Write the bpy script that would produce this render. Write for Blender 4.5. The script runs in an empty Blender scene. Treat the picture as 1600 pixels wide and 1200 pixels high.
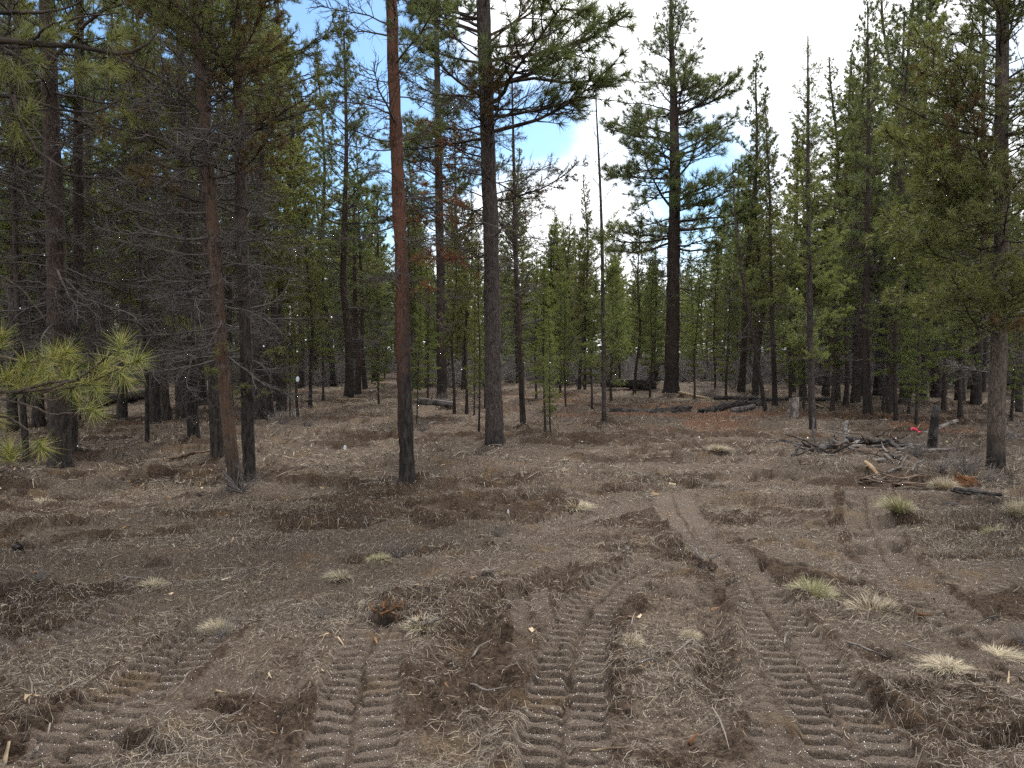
import bpy, math, random
import numpy as np
from mathutils import Matrix, Vector, Euler

# ------------------------------------------------------------------ camera, sky, sun, exposure
S = bpy.context.scene
COL = S.collection
F = 1190.0            # focal length in photograph pixels (1600 wide)
CAMH = 1.6
HOR = 548.0           # horizon row in the photograph
PITCH = math.atan((600 - HOR) / F)

cam_d = bpy.data.cameras.new('camera')
cam = bpy.data.objects.new('camera', cam_d)
COL.objects.link(cam)
cam_d.sensor_width = 36.0
cam_d.lens = F / 1600 * 36
cam_d.clip_start = 0.05
cam_d.clip_end = 3000
cam.location = (0, 0, CAMH)
cam.rotation_euler = (math.pi / 2 - PITCH, 0, 0)
S.camera = cam

SUN_EL, SUN_AZ = math.radians(45), math.radians(18)     # azimuth clockwise from the view direction
W = bpy.data.worlds.new('World')
S.world = W
W.use_nodes = True
nt = W.node_tree
nt.nodes.clear()
N = nt.nodes.new
L = nt.links.new
wo = N('ShaderNodeOutputWorld')
bg = N('ShaderNodeBackground')
bg.inputs['Strength'].default_value = 0.1
sky = N('ShaderNodeTexSky')
sky.sky_type = 'NISHITA'
sky.sun_disc = False
sky.sun_elevation = SUN_EL
sky.sun_rotation = SUN_AZ
sky.air_density = 1.0
sky.dust_density = 0.6
tc = N('ShaderNodeTexCoord')


def wmath(op, a, b=None, clamp=False):
    n = N('ShaderNodeMath')
    n.operation = op
    n.use_clamp = clamp
    for i, v in enumerate((a, b)):
        if v is None:
            continue
        if isinstance(v, (int, float)):
            n.inputs[i].default_value = v
        else:
            L(v, n.inputs[i])
    return n.outputs[0]


wn = N('ShaderNodeTexNoise')
wn.inputs['Scale'].default_value = 3.2
wn.inputs['Detail'].default_value = 6
wn.inputs['Roughness'].default_value = 0.58
wmap = N('ShaderNodeMapping')
wmap.inputs['Scale'].default_value = (1, 1, 2.2)
wmap.inputs['Location'].default_value = (3.1, 0.4, 1.7)
L(tc.outputs['Generated'], wmap.inputs['Vector'])
L(wmap.outputs[0], wn.inputs['Vector'])
wn2 = N('ShaderNodeTexNoise')
wn2.inputs['Scale'].default_value = 7.0
wn2.inputs['Detail'].default_value = 5
L(wmap.outputs[0], wn2.inputs['Vector'])


def pix_dir(u, v):
    d = np.array([(u - 800) / F, 1.0, (600 - v) / F])
    c, s = math.cos(PITCH), math.sin(PITCH)
    d = np.array([d[0], d[1] * c + d[2] * s, -d[1] * s + d[2] * c])
    return d / np.linalg.norm(d)


# gaps of blue between the clouds
gap = None
for (u, v, size, amt) in ((515, 120, 0.19, 0.75), (1085, 310, 0.10, 0.6), (600, 230, 0.12, 0.5), (850, 200, 0.06, 0.42), (150, 60, 0.16, 0.30),
                          (-500, 200, 0.3, .5), (2300, -100, 0.3, .5), (700, -1200, .3, .5), (2500, -2500, .35, .5), (-2500, -900, .3, .5)):
    g = pix_dir(u, v)
    vd = N('ShaderNodeVectorMath')
    vd.operation = 'DISTANCE'
    L(tc.outputs['Generated'], vd.inputs[0])
    vd.inputs[1].default_value = tuple(g)
    q = wmath('DIVIDE', vd.outputs['Value'], size)
    q = wmath('MULTIPLY', q, q)
    q = wmath('MULTIPLY', q, -1.0)
    q = wmath('EXPONENT', q)
    q = wmath('MULTIPLY', q, amt)
    gap = q if gap is None else wmath('ADD', gap, q)
cover = wmath('SUBTRACT', wmath('ADD', wn.outputs['Fac'], 0.22), gap)
mask = N('ShaderNodeMapRange')
mask.inputs['From Min'].default_value = 0.20
mask.inputs['From Max'].default_value = 0.62
mask.interpolation_type = 'SMOOTHSTEP'
L(cover, mask.inputs['Value'])
ccol = N('ShaderNodeMix')
ccol.data_type = 'RGBA'
L(wn2.outputs['Fac'], ccol.inputs['Factor'])
ccol.inputs['A'].default_value = (7.0, 7.2, 7.6, 1)
ccol.inputs['B'].default_value = (13.8, 13.9, 14.0, 1)
skyc = N('ShaderNodeMix')
skyc.data_type = 'RGBA'
skyc.blend_type = 'MULTIPLY'
skyc.inputs['Factor'].default_value = 1
L(sky.outputs[0], skyc.inputs['A'])
skyc.inputs['B'].default_value = (0.66, 0.86, 1.0, 1)
wm = N('ShaderNodeMix')
wm.data_type = 'RGBA'
L(mask.outputs[0], wm.inputs['Factor'])
L(skyc.outputs['Result'], wm.inputs['A'])
L(ccol.outputs['Result'], wm.inputs['B'])
L(wm.outputs['Result'], bg.inputs['Color'])
L(bg.outputs[0], wo.inputs['Surface'])

sun_d = bpy.data.lights.new('sun', 'SUN')
sun_d.energy = 3.2
sun_d.angle = math.radians(9)
sun_d.color = (1.0, 0.95, 0.87)
sun = bpy.data.objects.new('sun', sun_d)
COL.objects.link(sun)
sdir = Vector((math.sin(SUN_AZ) * math.cos(SUN_EL), math.cos(SUN_AZ) * math.cos(SUN_EL), math.sin(SUN_EL)))
sun.rotation_euler = sdir.to_track_quat('Z', 'Y').to_euler()

S.view_settings.view_transform = 'Standard'
S.view_settings.look = 'None'
S.view_settings.exposure = 0.9
S.view_settings.gamma = 1.0
S.view_settings.use_curve_mapping = False
S.render.engine = 'CYCLES'
S.cycles.max_bounces = 3
S.cycles.diffuse_bounces = 2
S.cycles.glossy_bounces = 1
S.cycles.transmission_bounces = 2
S.cycles.transparent_max_bounces = 4
S.cycles.use_denoising = False
S.cycles.adaptive_threshold = 0.02
S.cycles.caustics_reflective = False
S.cycles.caustics_refractive = False

# ------------------------------------------------------------------ numeric helpers
rng = np.random.default_rng(7)
_perm = np.random.default_rng(11).permutation(256)
_perm = np.concatenate([_perm, _perm, _perm])
_val = np.random.default_rng(12).uniform(-1, 1, 256)


def noise(x, y, z=0.0):
    """smooth value noise in -1..1"""
    x, y, z = np.broadcast_arrays(np.asarray(x, float), np.asarray(y, float), np.asarray(z, float))
    xi, yi, zi = np.floor(x).astype(int), np.floor(y).astype(int), np.floor(z).astype(int)
    fx, fy, fz = x - xi, y - yi, z - zi
    fx = fx * fx * (3 - 2 * fx)
    fy = fy * fy * (3 - 2 * fy)
    fz = fz * fz * (3 - 2 * fz)
    xi, yi, zi = xi & 255, yi & 255, zi & 255

    def h(a, b, c):
        return _val[_perm[_perm[_perm[a & 255] + (b & 255)] + (c & 255)]]
    c00 = h(xi, yi, zi) * (1 - fx) + h(xi + 1, yi, zi) * fx
    c10 = h(xi, yi + 1, zi) * (1 - fx) + h(xi + 1, yi + 1, zi) * fx
    c01 = h(xi, yi, zi + 1) * (1 - fx) + h(xi + 1, yi, zi + 1) * fx
    c11 = h(xi, yi + 1, zi + 1) * (1 - fx) + h(xi + 1, yi + 1, zi + 1) * fx
    return (c00 * (1 - fy) + c10 * fy) * (1 - fz) + (c01 * (1 - fy) + c11 * fy) * fz


def fbm(x, y, z=0.0, oct=4, gain=0.5):
    a, s, t = 1.0, 0.0, 0.0
    for i in range(oct):
        s = s + a * noise(x * 2 ** i + 17.3 * i, y * 2 ** i - 9.1 * i, z * 2 ** i + 5.7 * i)
        t += a
        a *= gain
    return s / t


def sstep(a, b, x):
    t = np.clip((x - a) / (b - a), 0, 1)
    return t * t * (3 - 2 * t)


def on_plane_y(u, v, y):
    d = pix_dir(u, v)
    t = y / d[1]
    return np.array([d[0] * t, y, CAMH + d[2] * t])


def on_ground(u, v):
    d = pix_dir(u, v)
    t = -CAMH / d[2]
    return np.array([d[0] * t, d[1] * t])


def mesh_obj(name, V, Tri=None, Quad=None, mat=None, parent=None, smooth=True, link=True):
    me = bpy.data.meshes.new(name)
    V = np.ascontiguousarray(V, dtype=np.float32)
    nT = 0 if Tri is None else len(Tri)
    nQ = 0 if Quad is None else len(Quad)
    me.vertices.add(len(V))
    me.vertices.foreach_set('co', V.ravel())
    loops = []
    if nT:
        loops.append(np.asarray(Tri, np.int32).ravel())
    if nQ:
        loops.append(np.asarray(Quad, np.int32).ravel())
    loops = np.concatenate(loops)
    me.loops.add(len(loops))
    me.loops.foreach_set('vertex_index', loops)
    me.polygons.add(nT + nQ)
    starts = np.concatenate([np.arange(nT) * 3, nT * 3 + np.arange(nQ) * 4]).astype(np.int32)
    me.polygons.foreach_set('loop_start', starts)
    me.polygons.foreach_set('use_smooth', np.full(nT + nQ, smooth))
    me.update(calc_edges=True)
    if mat is not None:
        me.materials.append(mat)
    o = bpy.data.objects.new(name, me)
    if link:
        COL.objects.link(o)
    if parent is not None:
        o.parent = parent
    return o


def empty(name, loc):
    o = bpy.data.objects.new(name, None)
    o.empty_display_size = 0.2
    COL.objects.link(o)
    o.location = loc
    return o


def tag(o, label=None, cat=None, group=None, kind=None):
    if label:
        o['label'] = label
    if cat:
        o['category'] = cat
    if group:
        o['group'] = group
    if kind or cat:
        o['kind'] = kind or 'thing'
    return o


class MB:
    """collects vertices, triangles and quads"""

    def __init__(self):
        self.V, self.T, self.Q, self.n = [], [], [], 0

    def add(self, V, T=None, Q=None):
        self.V.append(V)
        if T is not None and len(T):
            self.T.append(np.asarray(T) + self.n)
        if Q is not None and len(Q):
            self.Q.append(np.asarray(Q) + self.n)
        self.n += len(V)

    def arrays(self):
        V = np.concatenate(self.V) if self.V else np.zeros((0, 3))
        T = np.concatenate(self.T) if self.T else None
        Q = np.concatenate(self.Q) if self.Q else None
        return V, T, Q

    def tube(self, P, r, k=5, cap=True):
        P = np.asarray(P, float)
        n = len(P)
        r = np.broadcast_to(np.asarray(r, float), (n,))
        t = np.gradient(P, axis=0)
        t /= np.linalg.norm(t, axis=1)[:, None] + 1e-9
        ref = np.array([0, 0, 1.0]) if abs(t[:, 2]).mean() < 0.8 else np.array([1.0, 0, 0])
        a = np.cross(t, ref)
        a /= np.linalg.norm(a, axis=1)[:, None] + 1e-9
        b = np.cross(t, a)
        th = np.arange(k) * 2 * np.pi / k
        V = P[:, None, :] + r[:, None, None] * (np.cos(th)[None, :, None] * a[:, None, :] + np.sin(th)[None, :, None] * b[:, None, :])
        i = np.arange(n - 1)[:, None] * k
        j = np.arange(k)[None, :]
        j2 = (j + 1) % k
        Q = np.stack([i + j, i + j2, i + k + j2, i + k + j], -1).reshape(-1, 4)
        T = None
        if cap and k >= 3:
            T = [[0, m + 1, m] for m in range(1, k - 1)] + [[(n - 1) * k, (n - 1) * k + m, (n - 1) * k + m + 1] for m in range(1, k - 1)]
        self.add(V.reshape(-1, 3), T, Q)

    def build(self, name, mat, parent=None, smooth=True, link=True):
        V, T, Q = self.arrays()
        return mesh_obj(name, V, T, Q, mat, parent, smooth, link)


# ------------------------------------------------------------------ materials
def new_mat(name):
    m = bpy.data.materials.new(name)
    m.use_nodes = True
    t = m.node_tree
    p = t.nodes['Principled BSDF']
    p.inputs['Roughness'].default_value = 0.9
    p.inputs['Specular IOR Level'].default_value = 0.2
    return m, t, p


class G:
    """small node graph helper"""

    def __init__(self, t):
        self.t = t

    def n(self, typ, **kw):
        o = self.t.nodes.new(typ)
        for k, v in kw.items():
            setattr(o, k, v)
        return o

    def l(self, a, b):
        self.t.links.new(a, b)

    def put(self, sock, v):
        if isinstance(v, (int, float, tuple)):
            if isinstance(v, tuple) and len(v) == 3 and sock.type == 'RGBA':
                v = v + (1,)
            sock.default_value = v
        else:
            self.l(v, sock)

    def mix(self, f, a, b, blend='MIX'):
        o = self.n('ShaderNodeMix', data_type='RGBA', blend_type=blend)
        self.put(o.inputs['Factor'], f)
        self.put(o.inputs['A'], a)
        self.put(o.inputs['B'], b)
        return o.outputs['Result']

    def math(self, op, a, b=None, clamp=False):
        o = self.n('ShaderNodeMath', operation=op, use_clamp=clamp)
        self.put(o.inputs[0], a)
        if b is not None:
            self.put(o.inputs[1], b)
        return o.outputs[0]

    def noise(self, vec, scale, detail=4, rough=0.55):
        o = self.n('ShaderNodeTexNoise')
        if vec is not None:
            self.l(vec, o.inputs['Vector'])
        o.inputs['Scale'].default_value = scale
        o.inputs['Detail'].default_value = detail
        o.inputs['Roughness'].default_value = rough
        return o.outputs['Fac']

    def mapr(self, v, a, b, c=0.0, d=1.0):
        o = self.n('ShaderNodeMapRange')
        self.put(o.inputs['Value'], v)
        o.inputs['From Min'].default_value = a
        o.inputs['From Max'].default_value = b
        o.inputs['To Min'].default_value = c
        o.inputs['To Max'].default_value = d
        return o.outputs[0]

    def coord(self, out='Object', scale=None):
        c = self.n('ShaderNodeTexCoord').outputs[out]
        if scale:
            m = self.n('ShaderNodeMapping')
            self.l(c, m.inputs['Vector'])
            m.inputs['Scale'].default_value = scale
            c = m.outputs[0]
        return c

    def ramp(self, f, stops):
        o = self.n('ShaderNodeValToRGB')
        self.put(o.inputs['Fac'], f)
        e = o.color_ramp.elements
        while len(e) < len(stops):
            e.new(0.5)
        for i, (p, c) in enumerate(stops):
            e[i].position = p
            e[i].color = tuple(c) + (1,)
        return o.outputs['Color']

    def bump(self, h, strength, dist, p):
        o = self.n('ShaderNodeBump')
        o.inputs['Strength'].default_value = strength
        o.inputs['Distance'].default_value = dist
        self.l(h, o.inputs['Height'])
        self.l(o.outputs[0], p.inputs['Normal'])


def bark_mat(name, light, mid, furrow, char_top=0.6, char_amt=1.0, side=0.0, rust=None, zs=0.22):
    """char_top: height (m) below which fire has blackened the bark"""
    m, t, p = new_mat(name)
    g = G(t)
    co = g.coord('Object', (1, 1, zs))
    raw = g.coord('Object')
    n1 = g.noise(co, 34, 5, 0.62)
    n2 = g.noise(raw, 5, 4)
    n3 = g.noise(co, 90, 3)
    c = g.mix(g.mapr(n1, 0.40, 0.60), furrow, mid)
    c = g.mix(g.mapr(n3, 0.48, 0.70), c, light)
    if rust:
        c = g.mix(g.mapr(n2, 0.46, 0.60), c, rust)
    c = g.mix(g.mapr(n2, 0.3, 0.7, 0.0, 0.35), c, mid)
    sp = g.n('ShaderNodeSeparateXYZ')
    g.l(raw, sp.inputs[0])
    zz = g.math('ADD', sp.outputs['Z'], g.math('MULTIPLY', g.math('SUBTRACT', n2, 0.5), -2.6 * min(1.6, char_top)))
    zz = g.math('ADD', zz, g.math('MULTIPLY', g.math('SUBTRACT', n1, 0.5), -2.0 * min(1.6, char_top)))
    if side:
        zz = g.math('ADD', zz, g.math('MULTIPLY', sp.outputs['X'], side))
    ch = g.mapr(zz, char_top * 1.5, char_top * 0.6, 0, char_amt)
    chn = g.mix(g.mapr(n1, 0.4, 0.65), (0.009, 0.008, 0.007), (0.050, 0.042, 0.038))
    c = g.mix(ch, c, chn)
    oi = g.n('ShaderNodeObjectInfo')
    c = g.mix(1.0, c, g.mix(oi.outputs['Random'], (0.8, 0.8, 0.82), (1.15, 1.1, 1.05)), 'MULTIPLY')
    g.l(c, p.inputs['Base Color'])
    g.bump(g.math('ADD', n1, g.math('MULTIPLY', n3, 0.4)), 0.9, 0.02, p)
    return m


def needle_mat(name, cols, trans=0.35, vary=0.25):
    m, t, p = new_mat(name)
    g = G(t)
    geo = g.n('ShaderNodeNewGeometry')
    oi = g.n('ShaderNodeObjectInfo')
    st = [(i / (len(cols) - 1), c) for i, c in enumerate(cols)]
    f = g.math('ADD', g.math('MULTIPLY', geo.outputs['Random Per Island'], 1 - vary), g.math('MULTIPLY', oi.outputs['Random'], vary))
    c = g.ramp(f, st)
    n = g.noise(g.coord('Object'), 0.9, 2)
    c = g.mix(g.mapr(n, 0.35, 0.65), c, g.mix(1.0, c, (1.2, 1.15, 0.95), 'MULTIPLY'))
    g.l(c, p.inputs['Base Color'])
    p.inputs['Roughness'].default_value = 0.55
    p.inputs['Specular IOR Level'].default_value = 0.3
    tr = g.n('ShaderNodeBsdfTranslucent')
    g.l(g.mix(1.0, c, (1.25, 1.25, 0.8), 'MULTIPLY'), tr.inputs['Color'])
    ms = g.n('ShaderNodeMixShader')
    ms.inputs[0].default_value = trans
    g.l(p.outputs[0], ms.inputs[1])
    g.l(tr.outputs[0], ms.inputs[2])
    g.l(ms.outputs[0], t.nodes['Material Output'].inputs['Surface'])
    return m


def ramp_mat(name, cols, rough=0.9, nscale=0, objrand=0.0):
    """colours drawn per separate piece of the mesh"""
    m, t, p = new_mat(name)
    g = G(t)
    geo = g.n('ShaderNodeNewGeometry')
    f = geo.outputs['Random Per Island']
    if objrand:
        oi = g.n('ShaderNodeObjectInfo')
        f = g.math('ADD', g.math('MULTIPLY', f, 1 - objrand), g.math('MULTIPLY', oi.outputs['Random'], objrand))
    c = g.ramp(f, [(i / (len(cols) - 1), c) for i, c in enumerate(cols)])
    if nscale:
        n = g.noise(g.coord('Object'), nscale, 4)
        c = g.mix(1.0, c, g.mix(g.mapr(n, 0.35, 0.65), (0.55, 0.55, 0.55), (1.3, 1.3, 1.3)), 'MULTIPLY')
        g.bump(n, 0.8, 0.01, p)
    g.l(c, p.inputs['Base Color'])
    p.inputs['Roughness'].default_value = rough
    return m


def wood_mat(name, light, dark, scale=30, stretch=(0.12, 1, 1), bumpd=0.008, patch=None):
    m, t, p = new_mat(name)
    g = G(t)
    co = g.coord('Object', stretch)
    n1 = g.noise(co, scale, 5, 0.65)
    n2 = g.noise(g.coord('Object'), 6, 3)
    c = g.mix(g.mapr(n1, 0.36, 0.62), dark, light)
    c = g.mix(g.mapr(n2, 0.5, 0.62, 0, 0.8), c, patch or tuple(0.5 * x for x in dark))
    oi = g.n('ShaderNodeObjectInfo')
    c = g.mix(1.0, c, g.mix(oi.outputs['Random'], (0.7, 0.7, 0.7), (1.25, 1.2, 1.15)), 'MULTIPLY')
    g.l(c, p.inputs['Base Color'])
    g.bump(n1, 0.9, bumpd, p)
    return m


M = {}
M['bark_grey'] = bark_mat('bark_grey', (0.135, 0.115, 0.105), (0.064, 0.052, 0.047), (0.014, 0.011, 0.010), 0.25, 0.8)
M['bark_brown'] = bark_mat('bark_brown', (0.105, 0.080, 0.066), (0.050, 0.037, 0.031), (0.012, 0.009, 0.008), 0.9, 0.85)
M['bark_char'] = bark_mat('bark_char', (0.12, 0.09, 0.075), (0.06, 0.046, 0.04), (0.015, 0.012, 0.011), 2.0, 0.95)
M['bark_red'] = bark_mat('bark_red', (0.19, 0.108, 0.075), (0.078, 0.038, 0.027), (0.020, 0.011, 0.009), 1.9, 1.0, side=-9.0, rust=(0.125, 0.058, 0.036))
M['bark_mixed'] = bark_mat('bark_mixed', (0.13, 0.10, 0.078), (0.062, 0.044, 0.034), (0.014, 0.010, 0.009), 0.35, 0.9, rust=(0.072, 0.043, 0.028))
M['bark_right'] = bark_mat('bark_right', (0.155, 0.13, 0.11), (0.085, 0.07, 0.058), (0.024, 0.019, 0.016), 0.34, 1.0, zs=0.3)
M['branch_wood'] = wood_mat('branch_wood', (0.075, 0.058, 0.047), (0.028, 0.021, 0.018))
M['dead_wood'] = ramp_mat('dead_wood', [(0.028, 0.023, 0.021), (0.068, 0.058, 0.053), (0.14, 0.127, 0.12)], 0.9, 0, 0.3)
M['needle_lodge'] = needle_mat('needle_lodge', [(0.060, 0.070, 0.028), (0.116, 0.130, 0.048), (0.185, 0.190, 0.070)])
M['needle_pond'] = needle_mat('needle_pond', [(0.046, 0.062, 0.030), (0.088, 0.112, 0.050), (0.145, 0.165, 0.068)])
M['needle_young'] = needle_mat('needle_young', [(0.075, 0.095, 0.036), (0.135, 0.165, 0.060), (0.20, 0.230, 0.085)], 0.45)
M['needle_rust'] = needle_mat('needle_rust', [(0.10, 0.036, 0.016), (0.17, 0.062, 0.026), (0.20, 0.10, 0.045)], 0.25)
M['needle_brown'] = needle_mat('needle_brown', [(0.055, 0.034, 0.018), (0.10, 0.062, 0.028), (0.085, 0.085, 0.026)], 0.25)
M['needle_bough'] = needle_mat('needle_bough', [(0.040, 0.058, 0.016), (0.115, 0.14, 0.038), (0.26, 0.27, 0.09), (0.36, 0.28, 0.13)], 0.35, 0.1)

# ------------------------------------------------------------------ ground: ruts, tracks, height
PITCH_LUG = 0.092


def poly(pts, step=0.02):
    g = np.array([on_ground(u, v) for u, v in pts])
    # smooth through the points
    n = 240
    d = np.r_[0, np.cumsum(np.linalg.norm(np.diff(g, axis=0), axis=1))]
    s = np.linspace(0, d[-1], n)
    x, y = np.interp(s, d, g[:, 0]), np.interp(s, d, g[:, 1])
    k = np.ones(25) / 25
    for _ in range(2):
        x = np.convolve(np.pad(x, 12, mode='reflect', reflect_type='odd'), k, 'valid')
        y = np.convolve(np.pad(y, 12, mode='reflect', reflect_type='odd'), k, 'valid')
    s = np.r_[0, np.cumsum(np.hypot(np.diff(x), np.diff(y)))]
    return x, y, s


TRACKS = [  # (pixels of the centre line, width m, depth m, lug height, strength at start, at end)
    ([(880, 1290), (880, 1190), (886, 1100), (897, 1010), (925, 945), (970, 905), (1030, 878)], 0.36, 0.055, 0.034, 1, 1.25),
    ([(530, 1290), (545, 1190), (560, 1100), (573, 1030), (588, 985)], 0.36, 0.045, 0.032, 1, 0.7),
    ([(822, 930), (835, 985), (842, 1060)], 0.26, 0.02, 0.02, 0.7, 0.1),
    ([(1410, 1290), (1350, 1190), (1290, 1090), (1235, 1005), (1185, 930), (1140, 868), (1085, 832)], 0.40, 0.045, 0.034, 0.95, 1.15),
    ([(1290, 1290), (1250, 1190), (1215, 1100), (1190, 1040)], 0.34, 0.03, 0.022, 0.7, 0.3),
    ([(1640, 1045), (1560, 1000), (1480, 950), (1415, 900), (1367, 850), (1355, 810), (1352, 775)], 0.40, 0.045, 0.036, 0.8, 1.5),
    ([(60, 1210), (150, 1125), (235, 1060), (300, 1000), (350, 960)], 0.36, 0.05, 0.036, 0.9, 1.2),
    ([(-80, 1035), (30, 1005), (120, 980), (240, 935)], 0.40, 0.03, 0.030, 1.0, 0.7),
    ([(790, 850), (860, 822), (925, 802), (990, 790)], 0.42, 0.035, 0.034, 0.9, 1.1),
    ([(1085, 832), (1060, 800), (1050, 770)], 0.42, 0.03, 0.030, 1.0, 0.6),
]
RUTS = [  # smooth trenches with a berm at each side: pixels, width, depth
    ([(-100, 915), (120, 880), (300, 868), (480, 838), (700, 800), (950, 772)], 0.34, 0.09),
    ([(-100, 985), (150, 925), (330, 890), (520, 850), (760, 818)], 0.30, 0.07),
    ([(-60, 1130), (130, 1050), (280, 975), (420, 925), (620, 905)], 0.35, 0.09),
    ([(430, 1300), (440, 1120), (450, 1030), (500, 965)], 0.22, 0.035),
    ([(560, 880), (720, 860), (860, 850), (1010, 840)], 0.26, 0.06),
    ([(720, 1010), (770, 950), (830, 925), (900, 900)], 0.24, 0.06),
    ([(1130, 1100), (1120, 1010), (1110, 950), (1125, 900)], 0.22, 0.05),
    ([(-50, 830), (200, 815), (450, 790), (700, 760)], 0.4, 0.07),
    ([(600, 740), (800, 745), (1000, 728), (1240, 735)], 0.5, 0.07),
    ([(900, 770), (1100, 760), (1280, 770)], 0.4, 0.06),
    ([(1230, 905), (1350, 945), (1500, 985), (1640, 1030)], 0.3, 0.05),
    ([(1000, 700), (1160, 690), (1330, 705)], 0.5, 0.07),
    ([(300, 690), (480, 680), (700, 685)], 0.6, 0.07),
]
FEET = [tuple(on_ground(u, v)) for u, v in ((637, 757), (773, 700), (368, 770), (390, 760), (341, 723), (303, 696), (95, 734), (111, 716), (1555, 742), (818, 672), (944, 664), (1049, 616), (691, 626), (1270, 670), (230, 701))]
TR = [(poly(t[0]),) + t[1:] for t in TRACKS]
RU = [(poly(t[0]),) + t[1:] for t in RUTS]


def nearest(x, y, line):
    lx, ly, ls = line
    D = np.empty(len(x))
    Sx = np.empty(len(x))
    T = np.empty(len(x))
    tx, ty = np.gradient(lx), np.gradient(ly)
    nn = np.hypot(tx, ty) + 1e-9
    tx, ty = tx / nn, ty / nn
    for i in range(0, len(x), 20000):
        a = slice(i, i + 20000)
        dx = x[a][:, None] - lx[None]
        dy = y[a][:, None] - ly[None]
        j = np.argmin(dx * dx + dy * dy, axis=1)
        r = np.arange(len(j))
        ddx, ddy = dx[r, j], dy[r, j]
        D[a] = np.hypot(ddx, ddy)
        T[a] = ddx * ty[j] - ddy * tx[j]
        Sx[a] = ls[j] + ddx * tx[j] + ddy * ty[j]
    return D, T, Sx


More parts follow.
